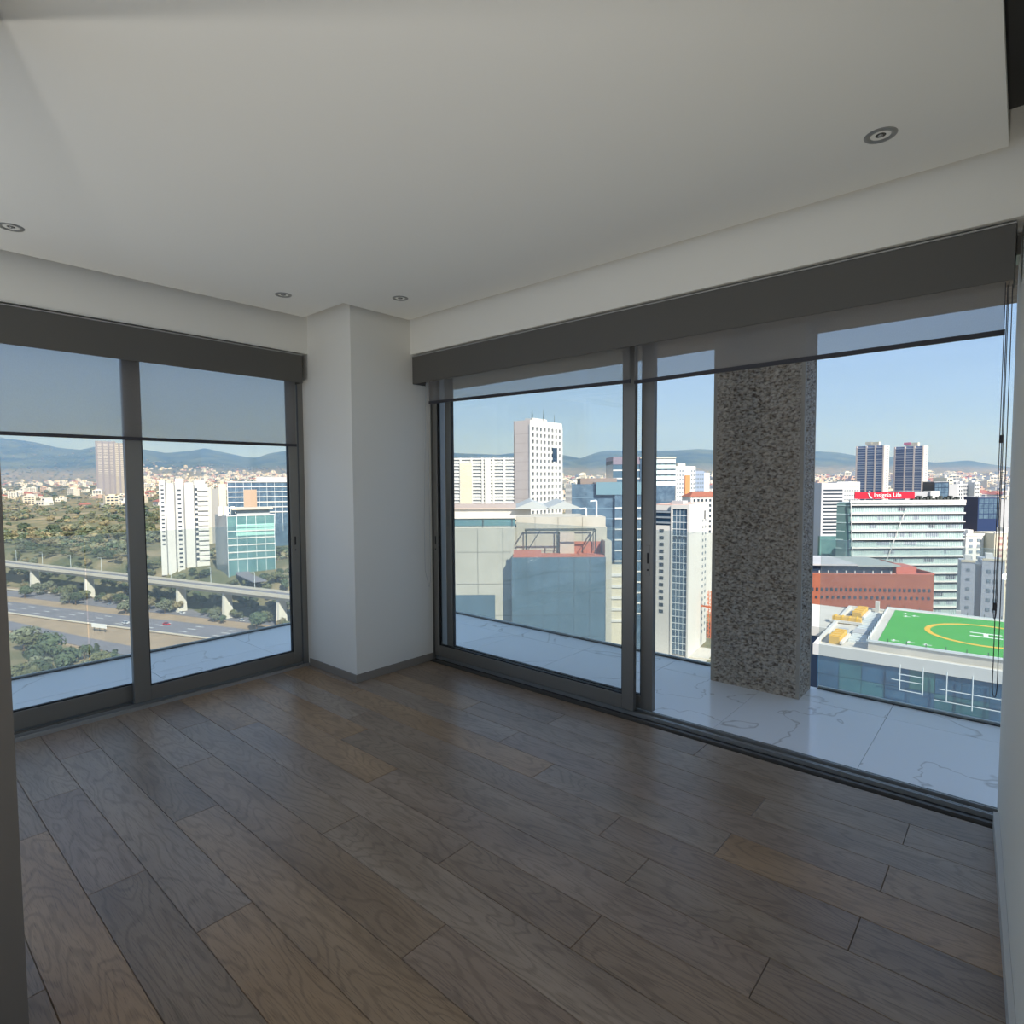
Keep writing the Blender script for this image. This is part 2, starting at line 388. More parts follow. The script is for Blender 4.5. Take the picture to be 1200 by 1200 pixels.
for i in range(2):
    for k in range(5):
        x0, y0 = 1.2 + .9 * i, -.435 + .78 * k; box('stone_tile', M_hallstone, x0 + .001, x0 + .899, y0 + .001, min(y0 + .779, 3.34), -.016, 0, fl2)

# ------------------------------------------------------------------ sliding glass walls
def sash(name, label, cat, length, z0, z1, st_l, st_r, rail_b, rail_t, th, loc, rz, handle=None, hz=1.03):
    """one sliding leaf: stiles, rails, gasket, pane; local x along the leaf, y through it (inside is -y)"""
    r = empty(name, loc, rz); tag(r, label, cat, kind='structure')
    h = th / 2
    bevel(box('stile', M_alu, 0, st_l, -h, h, z0, z1, r), .003)
    bevel(box('stile', M_alu, length - st_r, length, -h, h, z0, z1, r), .003)
    bevel(box('bottom_rail', M_alu, st_l, length - st_r, -h, h, z0, z0 + rail_b, r), .003)
    bevel(box('top_rail', M_alu, st_l, length - st_r, -h, h, z1 - rail_t, z1, r), .003)
    a0, a1, b0, b1 = st_l, length - st_r, z0 + rail_b, z1 - rail_t; g = .008
    MB().box(a0, a0 + g, -.012, .012, b0, b1).box(a1 - g, a1, -.012, .012, b0, b1).box(a0 + g, a1 - g, -.012, .012, b0, b0 + g).box(a0 + g, a1 - g, -.012, .012, b1 - g, b1).build('gasket', M_black, r)
    box('pane', M_pane, a0 + g, a1 - g, -.004, .004, b0 + g, b1 - g, r)
    if handle is not None:
        p = MB()
        hx = handle
        p.box(hx - .013, hx + .013, -h - .003, -h, hz - .10, hz + .10)
        hd = p.build('handle', M_alu, r); bevel(hd, .002)
        MB().box(hx - .006, hx + .006, -h - .0045, -h - .003, hz - .02, hz + .05).build('finger_slot', M_black, hd)
        MB().tube((hx, -h - .003, hz - .062), (hx, -h - .006, hz - .062), .006, n=10).build('keyhole', M_black, hd)
    return r
# right-hand wall: both leaves pushed to the pillar side, the other half stands open
sash('door_1', 'inner sliding glass leaf next to the pillar, pushed over the other leaf', 'door', 1.945, .035, 2.50, .055, .085, .095, .07, .042, (-3.825, 3.375, 0), 0, .03, 1.03)
sash('door_2', 'outer sliding glass leaf with black finger slot, at the edge of the open half', 'door', 1.965, .035, 2.50, .07, .085, .085, .07, .042, (-3.745, 3.445, 0), 0, 1.93, 1.03)
# left-hand wall (closed)
sash('window_1', 'sliding glass leaf of the narrow glass wall beside the pillar', 'window', 1.24, .035, 2.50, .10, .075, .10, .07, .042, (-4.56, 1.265, 0), R(90), 1.20, 1.05)
sash('window_2', 'rear sliding glass leaf of the narrow glass wall beside the wall end', 'window', 1.275, .035, 2.50, .08, .085, .115, .07, .042, (-4.63, .10, 0), R(90))

t = MB().box(-3.83, -.03, 3.333, 3.50, -.10, .002).build('trim_1', M_black)
struct(t, 'black sliding door track of the wide glass wall', 'door track')
box('sill_strip', mat('dark sill strip', '#5F5C58', .5, metal=.3), -3.83, -.035, 3.312, 3.333, -.02, .010, t)
for y in (3.372, 3.442): box('rail_rib', M_aluL, -3.83, -.03, y - .003, y + .003, .002, .026, t)
for y in (3.408, 3.480): box('rail_rib', M_aluL, -3.83, -.03, y - .003, y + .003, .002, .016, t)
t = MB().box(-4.68, -4.525, .207, 2.56, -.10, .002).build('trim_2', M_black)
struct(t, 'black sliding track of the narrow glass wall', 'door track')
box('sill_strip', M_aluL, -4.525, -4.50, .207, 2.55, -.02, .022, t)
for x in (-4.555, -4.63): box('rail_rib', M_aluL, x - .004, x + .004, .207, 2.55, .002, .030, t)
box('rail_rib', M_alu, -4.602, -4.582, .207, 2.55, .002, .028, t)
t = MB().box(-3.83, -.02, 3.34, 3.50, 2.50, 2.60).box(-3.83, -3.827, 3.34, 3.50, .0, 2.5).build('trim_3', M_alu)
struct(t, 'aluminium head frame above the sliding doors', 'frame')
t = MB().box(-4.68, -4.52, .207, 2.56, 2.50, 2.60).box(-4.68, -4.535, 2.515, 2.56, 0, 2.5).build('trim_4', M_alu)
struct(t, 'aluminium head and jamb frame of the narrow glass wall', 'frame')

# ------------------------------------------------------------------ roller blinds
def chain(parent, pts, r=.0022, name='bead_chain', m=None):
    b = MB()
    for p, q in zip(pts[:-1], pts[1:]): b.tube(p, q, r, n=6)
    return b.build(name, m or M_hem, parent)
def blind(label, loc, rz, length, cloths, group=None):
    """local x along the window, inside is -y"""
    r = empty('roller_blind', loc, rz); tag(r, label, 'blind')
    f = box('fascia', M_fascia, 0, length, 0, .012, 2.352, 2.572, r); bevel(f, .003)
    MB().box(0, length, -.003, .14, 2.572, 2.578).build('fascia_edge', M_fasciaedge, r)
    for xe in (0, length - .006): box('end_plate', M_fascia, xe, xe + .006, .012, .14, 2.352, 2.572, r)
    MB().tube((.006, .085, 2.47), (length - .006, .085, 2.47), .035, n=16).build('roller', M_hem, r)
    for (x0, x1, y, za, zb) in cloths:
        b = MB(); b._add([(x0, y, za), (x1, y, zb), (x1, y, 2.47), (x0, y, 2.47)],
                         [(0, 1, 2, 3)])
        c = b.build('cloth', M_screen, r)
        h = MB(); h.hexa([(x0, y - .006, za - .022), (x1, y - .006, zb - .022), (x1, y + .008, zb - .022), (x0, y + .008, za - .022)],
                         [(x0, y - .006, za), (x1, y - .006, zb), (x1, y + .008, zb), (x0, y + .008, za)])
        h.box(x1, x1 + .004, y - .006, y + .008, zb - .022, zb + .002)
        h.build('hem_bar', M_hem, c)
    return r
bR = blind('charcoal fascia blind over the wide sliding doors, two grey screens part lowered', (-3.823, 3.145, 0), 0, 3.775,
           [(.085, 1.965, .105, 2.215, 2.175), (2.0, 3.745, .105, 2.165, 2.175)])
M_cord = mat('white blind cord', '#B9B7B2', .5)
chain(bR, [(.05, .10, 2.36), (.035, .075, 1.2), (.045, .07, .80), (.075, .085, .66), (.085, .095, .72), (.075, .10, 1.2), (.07, .10, 2.36)], .0018, 'cord', M_cord)
def hang(x0, x1, y, zb):
    n = 10; return [(x0, y, 2.36)] + [(x0 + (x1 - x0) * .5 * (1 - math.cos(PI * i / n)), y, zb + .05 * (1 - math.sin(PI * i / n))) for i in range(n + 1)] + [(x1, y, 2.36)]
chain(bR, hang(3.752, 3.768, .11, .60), .0018)
chain(bR, hang(3.746, 3.757, .07, .95), .0016)
for zc in (1.70, .98): box('chain_joint', M_hem, 3.743, 3.755, .104, .116, zc, zc + .033, bR)
bL = blind('charcoal fascia blind of the narrow glass wall, one grey screen lowered further', (-4.425, .215, 0), R(90), 2.29,
           [(.01, 2.262, .085, 1.855, 1.862)])

# ------------------------------------------------------------------ recessed downlights
def downlight(x, y, label):
    r = empty('downlight', (x, y, 2.85)); tag(r, label, 'downlight', 'ceiling downlights')
    MB().lathe([(.033, .004), (.036, -.003), (.052, -.004), (.056, .0)], 28).build('trim_ring', M_chrome, r, True)
    MB().lathe([(.0001, -.001), (.018, .0), (.034, .002), (.034, .01)], 24).build('lamp', M_lamp, r, True)
    MB().lathe([(.0001, -.006), (.008, -.005), (.009, .0)], 12).build('lamp_core', M_chrome, r, True)
downlight(-.445, 2.648, 'unlit round downlight near the free edge of the ceiling panel')
downlight(-3.907, .628, 'unlit round downlight above the narrow glass wall by the wall end')
downlight(-3.912, 2.083, 'unlit round downlight by the pillar, above the narrow glass wall')
downlight(-3.371, 2.673, 'unlit round downlight by the pillar, above the wide sliding doors')

# ------------------------------------------------------------------ uplighters added on the unseen hall floor to brighten the ceiling
def uplighter(x, y, tilt, label, power):
    """added floor can throwing fill light at the ceiling; the lamp sits in the mouth of the can"""
    r = empty('added_uplighter', (x, y, 0)); tag(r, label, 'lamp')
    MB().lathe([(.0001, 0), (.15, 0), (.15, .015), (.0001, .015)], 24).build('base', M_black, r, True)
    MB().lathe([(.07, .015), (.10, .24), (.094, .24), (.064, .03)], 24).build('can', M_black, r, True)
    MB().lathe([(.0001, .03), (.064, .032), (.09, .2)], 24).build('reflector', M_chrome, r, True)
    l = bpy.data.lights.new('added_uplight', 'SPOT'); l.energy = power; l.color = (1.0, .965, .90); l.spot_size = R(128); l.spot_blend = 1.0; l.shadow_soft_size = .07
    lo_ = bpy.data.objects.new('added_uplight', l); COL.objects.link(lo_); lo_.parent = r; lo_.location = (0, 0, .25); lo_.rotation_euler = (R(180 - tilt), 0, 0)
uplighter(-.1, -.55, 34, 'lit black floor uplighter added to brighten the ceiling, in the open middle of the unseen hall', 48)
uplighter(-3.3, -.55, 34, 'lit black floor uplighter added to brighten the ceiling, by the window of the unseen hall', 48)

# ------------------------------------------------------------------ balcony
bal = MB().box(-6.02, 4.2, 3.50, 4.78, -.35, -.030).box(-6.02, -4.68, -6.0, 3.50, -.35, -.030).build('floor_balcony', M_conc)
struct(bal, 'balcony slab carrying the pale marble tiles', 'floor')
def tile(x0, x1, y0, y1):
    g, c = .0012, .002
    cx, cy, lx, ly = (x0 + x1) / 2, (y0 + y1) / 2, (x1 - x0) / 2 - g, (y1 - y0) / 2 - g
    b = MB(); b._add([(-lx, -ly, -.03), (lx, -ly, -.03), (lx, ly, -.03), (-lx, ly, -.03), (-lx, -ly, -c / 2), (lx, -ly, -c / 2), (lx, ly, -c / 2), (-lx, ly, -c / 2),
                      (-lx + c, -ly + c, 0), (lx - c, -ly + c, 0), (lx - c, ly - c, 0), (-lx + c, ly - c, 0)],
                     [(0, 1, 5, 4), (1, 2, 6, 5), (2, 3, 7, 6), (3, 0, 4, 7), (4, 5, 9, 8), (5, 6, 10, 9), (6, 7, 11, 10), (7, 4, 8, 11), (8, 9, 10, 11)])
    o = b.build('marble_tile', M_marble, bal); o.location = (cx, cy, 0)
xs = [-5.96, -5.40, -4.58, -3.78, -2.98, -2.20, -1.41, -.62, .18, .98, 1.78, 2.58, 3.38, 4.18]
for a, b_ in zip(xs[:-1], xs[1:]):
    tile(a, b_, 3.50, 4.40); tile(a, b_, 4.40, 4.72)
ys = [-2.0, -.8, .42, 1.62, 2.52, 3.50]
for a, b_ in zip(ys[:-1], ys[1:]):
    tile(-5.96, -5.30, a, b_); tile(-5.30, -4.68, a, b_)
def balustrade(label, p, q, n, gap_skip=()):
    p, q = Vector(p), Vector(q); L_ = (q - p).length; rz = math.atan2(q.y - p.y, q.x - p.x)
    r = empty('glass_balustrade', (p.x, p.y, 0), rz); tag(r, label, 'balustrade')
    MB().box(0, L_, -.010, .010, -.03, .004).build('channel', M_black, r)
    MB().box(0, L_, .012, .03, -.03, .018).build('outer_trim', M_aluL, r)
    for i in range(n):
        a, b_ = L_ * i / n + .006, L_ * (i + 1) / n - .006
        box('glass_panel', M_rail, a, b_, -.006, .006, .004, 1.112, r)
    return r
balustrade('dusty frameless glass balustrade in front of the open sliding doors, stone column side', (-1.10, 4.70), (4.18, 4.70), 3)
balustrade('dusty frameless glass balustrade in front of the closed sliding leaves', (-5.97, 4.70), (-1.80, 4.70), 2)
balustrade('dusty frameless glass balustrade outside the narrow glass wall', (-5.97, -2.0), (-5.97, 4.68), 4)

# stone column with a pitted face and smooth arrises
def stone_mat():
    m = bpy.data.materials.new('pitted stone'); m.use_nodes = True
    nt = m.node_tree; b = nt.nodes['Principled BSDF']; N, L = nt.nodes.new, nt.links.new
    tc = N('ShaderNodeTexCoord')
    mp = N('ShaderNodeMapping'); mp.inputs['Scale'].default_value = (1, 1, 1.5); L(tc.outputs['Object'], mp.inputs['Vector'])
    n = N('ShaderNodeTexNoise'); n.inputs['Scale'].default_value = 42; n.inputs['Detail'].default_value = 4; L(mp.outputs['Vector'], n.inputs['Vector'])
    r = N('ShaderNodeValToRGB'); e = r.color_ramp.elements
    e[0].position = .33; e[0].color = lin('#6A5E54'); e[1].position = .64; e[1].color = lin('#C6BDB0')
    k = e.new(.47); k.color = lin('#A89F93')
    L(n.outputs['Fac'], r.inputs['Fac']); L(r.outputs['Color'], b.inputs['Base Color'])
    b.inputs['Roughness'].default_value = .92
    return m
M_stone = stone_mat()
M_arris = mat('smooth stone arris', '#ACA59A', .9, var=.5, vscale=20, hex2='#979085')
def column():
    x0, x1, y0, y1, z1 = -1.775, -1.14, 4.37, 4.655, 2.63
    r = empty('stone_column', ((x0 + x1) / 2, (y0 + y1) / 2, 0)); tag(r, 'rough pitted stone column standing on the marble balcony', 'column')
    ox, oy = r.location.x, r.location.y
    bm = bmesh.new()
    step, mrg = .0115, .028
    def face(a, b_, nrm):
        a, b_ = Vector(a), Vector(b_); d = (b_ - a); L_ = d.length; d.normalize()
        nu, nz = max(2, int(L_ / step)), int(z1 / step)
        grid = []
        for j in range(nz + 1):
            row = []
            for i in range(nu + 1):
                s, z = L_ * i / nu, z1 * j / nz
                p = a + d * s; q = Vector((p.x, p.y, z))
                e = min(s, L_ - s, z + .02)
                k = max(0, min(1, (e - mrg) / .012))
                w = noise.noise(Vector((p.x * 34 + p.y * 7, p.y * 34 - z * 4, z * 52)))
                w2 = noise.noise(Vector((p.x * 75 + 9, p.y * 75, z * 95)))
                dep = k * (.006 + .030 * max(0, -w + .02) - .012 * max(0, w) + .008 * w2)
                q -= Vector(nrm) * dep
                row.append(bm.verts.new((q.x - ox, q.y - oy, q.z)))
            grid.append(row)
        for j in range(nz):
            for i in range(nu):
                bm.faces.new((grid[j][i], grid[j][i + 1], grid[j + 1][i + 1], grid[j + 1][i]))
    face((x0, y0), (x1, y0), (0, -1, 0)); face((x1, y0), (x1, y1), (1, 0, 0)); face((x1, y1), (x0, y1), (0, 1, 0)); face((x0, y1), (x0, y0), (-1, 0, 0))
    me = bpy.data.meshes.new('shaft'); bm.to_mesh(me); bm.free(); me.materials.append(M_stone)
    obj('shaft', me, r)
    a = .024
    for (cx, cy) in ((x0, y0), (x1, y0), (x1, y1), (x0, y1)):
        sx = 1 if cx == x0 else -1; sy = 1 if cy == y0 else -1
        X = sorted((cx - sx * .003, cx + sx * a)); Y = sorted((cy - sy * .003, cy + sy * a))
        bevel(box('arris', M_arris, X[0] - ox, X[1] - ox, Y[0] - oy, Y[1] - oy, 0, z1, r), .005)
column()
M_lint = mat('brown stone lintel', '#9A8C7A', .9, var=.8, vscale=25, hex2='#77695A', bump=.5, bscale=50)
struct(box('trim_lintel', M_lint, -6.02, 4.2, 4.36, 4.80, 2.625, 3.05), 'brown stone beam over the balcony edge', 'beam')
# the flat's tower, plus an unseen side wing added to block the sun
struct(MB().box(-4.68, 3.12, -4.72, 3.52, -90, -.2).box(-4.68, 3.12, -4.72, 3.52, 3.3, 16).box(3.12, 8.5, 1.05, 3.52, -90, 16).build('wall_tower', mat('tower facade', '#B8B2A8', .9)), 'facade of the tower round the flat, with an unseen wing added to block sun', 'wall')

# ================================================================== the city outside
# city frame: u runs across, v away from the tower, both in metres, z as in the room
CY, SY = math.cos(YAW), math.sin(YAW)
def W(u, v, z=0.0): return (u * CY - v * SY, u * SY + v * CY, z)
def lerp_table(t, x):
    if x <= t[0][0]: return t[0][1]
    for (a, p), (b_, q) in zip(t[:-1], t[1:]):
        if x <= b_:
            k = (x - a) / (b_ - a); return p + (q - p) * k
    return t[-1][1]
GROUND = -78.0
T_LEFT = [(6, -78), (28, -58), (150, -52), (500, -41), (1100, -24), (2100, 4), (3100, 48), (4100, 92), (5100, 120), (9000, 160)]
T_RIGHT = [(0, -78), (700, -76), (1500, -58), (3000, -22), (4200, 0), (5200, 20), (9000, 60)]
RIDGE = [(-9500, 560), (-6956, 626), (-6495, 566), (-6151, 483), (-5861, 458), (-5650, 503), (-5048, 465), (-4702, 406), (-4352, 438), (-4177, 472), (-3923, 413), (-3657, 354), (-3484, 329),
         (-3308, 386), (-3074, 431), (-2400, 400), (-1500, 420), (-170, 358), (4, 380), (702, 353), (934, 305), (1167, 385), (1306, 407), (1573, 406), (2212, 403), (2561, 424), (2735, 411),
         (3500, 400), (4165, 380), (4421, 367), (4713, 319), (5237, 293), (5763, 221), (5995, 231), (6227, 253), (6520, 194), (6813, 150), (9500, 180)]
def via_s(u, v): return (v - (357 - .5 * (u + 204))) * .894      # distance behind the viaduct
def smooth(a, b_, x):
    t = max(0, min(1, (x - a) / (b_ - a))); return t * t * (3 - 2 * t)
def terr(u, v):
    k = 1 - smooth(-.30, -.06, u / max(v, 1))
    z = k * lerp_table(T_LEFT, via_s(u, v)) + (1 - k) * lerp_table(T_RIGHT, v)
    z += smooth(300, 1600, v) * 6 * noise.noise(Vector((u / 260, v / 260, 3)))
    if v > 3000:
        rz = lerp_table(RIDGE, u / v * 8000)
        rise = smooth(4600, 7900, v) - .55 * smooth(8100, 10500, v)
        fold = noise.noise(Vector((u / 900, v / 1200, 0))) * .5 + noise.noise(Vector((u / 380, v / 500, 5))) * .22
        top = rz * v / 8000 * rise * (1 + fold * .35 * (1 - smooth(7000, 7900, v)) )
        z = max(z * (1 - smooth(5200, 7600, v)), 0) + top if v > 4600 else z
    return z

def terrain_mat():
    m = bpy.data.materials.new('dry scrub hillside'); m.use_nodes = True
    nt = m.node_tree; b = nt.nodes['Principled BSDF']; N, L = nt.nodes.new, nt.links.new
    g = N('ShaderNodeNewGeometry')
    n = N('ShaderNodeTexNoise'); n.inputs['Scale'].default_value = .022; n.inputs['Detail'].default_value = 9; n.inputs['Roughness'].default_value = .66; L(g.outputs['Position'], n.inputs['Vector'])
    r = N('ShaderNodeValToRGB'); e = r.color_ramp.elements
    e[0].position = .32; e[0].color = lin('#545B43'); e[1].position = .72; e[1].color = lin('#B09E84')
    for p, c in ((.44, '#6A6C50'), (.55, '#867D60'), (.64, '#9C8E72')): k = e.new(p); k.color = lin(c)
    L(n.outputs['Fac'], r.inputs['Fac'])
    # wooded mountain slopes further up
    sx = N('ShaderNodeSeparateXYZ'); L(g.outputs['Position'], sx.inputs['Vector'])
    mr = N('ShaderNodeMapRange'); mr.inputs['From Min'].default_value = 90; mr.inputs['From Max'].default_value = 170; L(sx.outputs['Z'], mr.inputs['Value'])
    n2 = N('ShaderNodeTexNoise'); n2.inputs['Scale'].default_value = .004; n2.inputs['Detail'].default_value = 8; L(g.outputs['Position'], n2.inputs['Vector'])
    r2 = N('ShaderNodeValToRGB'); r2.color_ramp.elements[0].position = .4; r2.color_ramp.elements[0].color = lin('#37452F'); r2.color_ramp.elements[1].position = .7; r2.color_ramp.elements[1].color = lin('#626B48')
    L(n2.outputs['Fac'], r2.inputs['Fac'])
    mx = N('ShaderNodeMixRGB'); L(mr.outputs['Result'], mx.inputs['Fac']); L(r.outputs['Color'], mx.inputs['Color1']); L(r2.outputs['Color'], mx.inputs['Color2'])
    L(mx.outputs['Color'], b.inputs['Base Color']); b.inputs['Roughness'].default_value = .95; b.inputs['Specular IOR Level'].default_value = .1
    return m
def make_terrain():
    nA, nD = 260, 200
    vs_, fs = [], []
    for j in range(nD + 1):
        v = 20 * (10800 / 20) ** (j / nD)
        for i in range(nA + 1):
            t = math.tan(R(-62 + 124 * i / nA))
            u = v * t
            vs_.append(W(u, v, terr(u, v)))
    for j in range(nD):
        for i in range(nA):
            a = j * (nA + 1) + i; fs.append((a, a + 1, a + nA + 2, a + nA + 1))
    me = bpy.data.meshes.new('ground'); me.from_pydata(vs_, [], fs); me.update(); me.materials.append(terrain_mat())
    me.polygons.foreach_set('use_smooth', [True] * len(me.polygons))
    return struct(obj('ground_hills', me), 'dry valley ground rising to wooded mountains', 'ground')
make_terrain()

# ------------------------------------------------------------------ haze over the valley
def make_haze():
    m = bpy.data.materials.new('valley haze'); m.use_nodes = True
    nt = m.node_tree; nt.nodes.clear()
    o = nt.nodes.new('ShaderNodeOutputMaterial'); s = nt.nodes.new('ShaderNodeVolumeScatter')
    s.inputs['Color'].default_value = (.20, .43, 1.0, 1); s.inputs['Density'].default_value = .00015; s.inputs['Anisotropy'].default_value = .1
    nt.links.new(s.outputs['Volume'], o.inputs['Volume'])
    b = MB(); q = [(-620, 480), (620, 480), (13500, 10700), (-13500, 10700)]
    b.hexa([W(u, v, -130) for u, v in q], [W(u, v, 900) for u, v in q])
    h = b.build('haze', m); tag(h, 'thin blue haze over the far city and mountains', 'haze', kind='stuff')
make_haze()

# ------------------------------------------------------------------ building kit
class Bld:
    def __init__(s, name, label, u, v, yaw, z0, group=None, cat='building'):
        s.r = empty(name, W(u, v, z0), YAW + R(yaw)); s.z0 = z0; tag(s.r, label, cat, group)
    def box(s, name, m, x0, x1, y0, y1, z0, z1, parent=None):
        return box(name, m, x0, x1, y0, y1, z0 - s.z0, z1 - s.z0, parent or s.r)
    def windows(s, m, face, at, a0, a1, nc, za, zb, nr, fw=.6, fh=.55, th=.12, name='window', joined=False, skip=()):
        """grid of panes standing on a face: 'f' (y = at), 'l' / 'r' (x = at)"""
        cw, ch = (a1 - a0) / nc, (zb - za) / nr
        w, h = cw * fw / 2, ch * fh / 2
        me = None; b = MB()
        for j in range(nr):
            for i in range(nc):
                if (i, j) in skip: continue
                c, z = a0 + cw * (i + .5), za + ch * (j + .5) - s.z0
                if face == 'f': x, y, d = c, at, (w, th)
                elif face == 'k': x, y, d = c, at, (w, th)
                else: x, y, d = at, c, (th, w)
                if joined: b.box(x - d[0], x + d[0], y - d[1], y + d[1], z - h, z + h)
                else:
                    if me is None: me = MB().box(-d[0], d[0], -d[1], d[1], -h, h).mesh(name, m)
                    obj(name, me, s.r, (x, y, z))
        if joined:
            o = b.build(name + '_grid', m, s.r); o['kind'] = 'stuff'
    def bands(s, name, m, x0, x1, y0, y1, za, zb, n, frac, out=.3):
        """horizontal floor bands standing proud round the block, each its own part"""
        ch = (zb - za) / n; h = ch * frac / 2
        me = MB().box(x0 - out, x1 + out, y0 - out, y1 + out, -h, h).mesh(name, m)
        for i in range(n): obj(name, me, s.r, (0, 0, za + ch * (i + .5) - s.z0))
    def fins(s, m, face, at, a0, a1, n, za, zb, w=.25, out=.3, name='pier'):
        me = MB().box(-w, w, -out, out, 0, zb - za).mesh(name, m) if face == 'f' else MB().box(-out, out, -w, w, 0, zb - za).mesh(name, m)
        for i in range(n + 1):
            c = a0 + (a1 - a0) * i / n
            obj(name, me, s.r, (c, at, za - s.z0) if face == 'f' else (at, c, za - s.z0))

B_white = mat('white render', '#D9D7D1', .8, var=.5, vscale=.08, hex2='#CBC8C0')
B_cream = mat('cream render', '#D6CEB8', .8, var=.5, vscale=.08, hex2='#C9C0A8')
B_grey = mat('grey concrete', '#B4B5B6', .85, var=.6, vscale=.1, hex2='#A4A6A8')
B_conc = mat('board marked concrete', '#BDB7A8', .85, var=.7, vscale=.25, hex2='#ABA594', bump=.1, bscale=3)
B_joint = mat('concrete joint', '#7F7A6F', .9)
B_glassD = mat('dark blue glass', '#23384C', .08, spec=.9)
B_glassB = mat('sky blue glass', '#3E5468', .15, spec=.9, var=.9, vscale=.3, hex2='#637C8E')
B_glassT = mat('teal glass', '#567C80', .12, spec=.9, var=.8, vscale=.12, hex2='#6F9694')
B_glassG = mat('grey blue curtain wall', '#51656F', .16, spec=.8, var=.7, vscale=.3, hex2='#627884')
B_win = mat('dark window', '#3F4A55', .15, spec=.8)
B_winL = mat('pale window', '#7F8C96', .2, spec=.7)
B_brick = mat('red brown cladding', '#9C5B45', .85, var=.7, vscale=.4, hex2='#8A4D3A')
B_red = mat('red sign board', '#C3122F', .5)
B_redroof = mat('terracotta roof', '#9C6350', .85, var=.7, vscale=.5, hex2='#885243')
B_orange = mat('orange terrace paint', '#B5705C', .8)
B_steel = mat('dark steel', '#4B504C', .5, metal=.3)
B_whitesteel = mat('white steel', '#DCE3E4', .5)
B_roof = mat('pale roof membrane', '#CFCBC2', .9, var=.7, vscale=.2, hex2='#BDB8AE')
B_green = mat('helipad green', '#47A53A', .7, var=.4, vscale=.2, hex2='#3D9634')
B_yellow = mat('yellow paint', '#E8B92C', .6)
B_yellowmachine = mat('yellow plant cover', '#DDB45A', .6)
B_paint = mat('white road paint', '#EFEFEA', .7)
B_pink = mat('pinkish stone', '#D8CBC2', .85, var=.5, vscale=.2, hex2='#CDBDB3')

# --- concrete building with the dark curtain-wall volume, just across the street
c = Bld('concrete_building', 'beige concrete building with panel joints and a dark glass volume in front', 0, 80, 0, -80)
c.box('wall', B_conc, -22, .3, 0, 34, -80, -4.9); c.box('wall', B_conc, .3, 13.2, 1.3, 34, -80, -4.9)
c.box('upper_wall', B_conc, .6, 13.0, 1.2, 6, -8.2, -3.5)
c.box('roof', B_roof, -21.4, .4, .6, 33.4, -4.9, -4.6)
for x in (-18.5, -15, -11.6, -8.2, -4.75, -1.3): c.box('joint', B_joint, x - .04, x + .04, -.012, .02, -60, -4.95)
for z in (-8.2, -12.6, -17.0): c.box('joint', B_joint, -22, -.2, -.012, .02, z - .04, z + .04)
for x in (3.2, 6.4, 9.8): c.box('joint', B_joint, x - .03, x + .03, 1.17, 1.22, -12, -3.5)
c.box('window', B_glassG, -16, -2.4, -.25, .1, -24, -14.1)
g = c.box('parapet_glass', B_glassT, -22, .4, .5, .6, -4.6, -3.7)
for x in range(-20, 1, 4): c.box('parapet_post', B_steel, x - .06, x + .06, .4, .5, -4.7, -3.6)
c.box('parapet_rail', B_steel, -22, .4, .42, .56, -3.7, -3.6)
c.box('penthouse', B_roof, -21, 3.0, 13, 30, -4.6, -2.9)
pv = c.box('penthouse_roof', mat('rust edge roof', '#B9A79A', .8), -21.4, 3.4, 12.6, 30.4, -2.9, -2.7)
b = MB()
for x in (3.2, 8.2): b.hexa([(x - 3, 12, 77.1), (x + 3, 12, 77.1), (x + 3, 28, 77.1), (x - 3, 28, 77.1)], [(x - .1, 12, 78.3), (x + .1, 12, 78.3), (x + .1, 28, 78.3), (x - .1, 28, 78.3)])
b.build('gabled_roof', mat('grey white sheet roof', '#AEB2B0', .7), c.r)
for x, y, h in ((12.0, 3, 2.3), (10.6, 3.6, 1.2)):
    MB().tube((x, y, 76.4), (x, y, 76.4 + h), .13, n=10).tube((x, y, 76.4 + h), (x - .9, y, 76.4 + h - .1), .11, n=8).build('vent_pipe', B_whitesteel, c.r)
gv = c.box('glass_volume', B_glassG, -.05, 12.5, -2, 1.3, -80, -8.7)
M_mull = mat('slim curtain mullion', '#5C6B72', .5)
for k in range(7): c.box('mullion', M_mull, -.05 + 12.55 * k / 6 - .03, -.05 + 12.55 * k / 6 + .03, -2.05, -1.98, -40, -8.7)
for z in (-10.6, -13.5, -16.5, -19.4, -22.4, -25.4): c.box('transom', M_mull, -.05, 12.5, -2.05, -1.98, z - .03, z + .03)
c.box('corner_pier', B_conc, 12.5, 13.4, -1.6, 1.3, -80, -6.6)
c.box('terrace_floor', B_orange, .1, 12.4, -1.9, 1.2, -8.7, -8.5)
c.box('terrace_wall', B_orange, .2, 3.9, -1.8, -1.6, -8.5, -7.7)
c.box('terrace_wall', B_orange, 6.8, 12.3, .9, 1.1, -8.5, -6.9)
c.box('terrace_hut', mat('pinkish hut', '#C4B4A4', .8), 6.6, 8.6, .5, 1.15, -8.5, -5.6)
b = MB()
for y in (-1.5, .6):
    b.box(1.8, 11.3, y - .07, y + .07, 80 - 5.2, 80 - 5.05)
    for x in (1.9, 6.2, 11.2): b.box(x - .06, x + .06, y - .06, y + .06, 80 - 8.2, 80 - 5.2)
for x in (1.8, 11.3): b.box(x - .07, x + .07, -1.5, .6, 80 - 5.2, 80 - 5.05)
b.tube((1.9, -1.5, 80 - 8.1), (3.8, -1.5, 80 - 5.1), .06, n=6); b.tube((11.2, -1.5, 80 - 5.1), (9.3, -1.5, 80 - 8.1), .06, n=6)
b.build('steel_frame', B_steel, c.r)

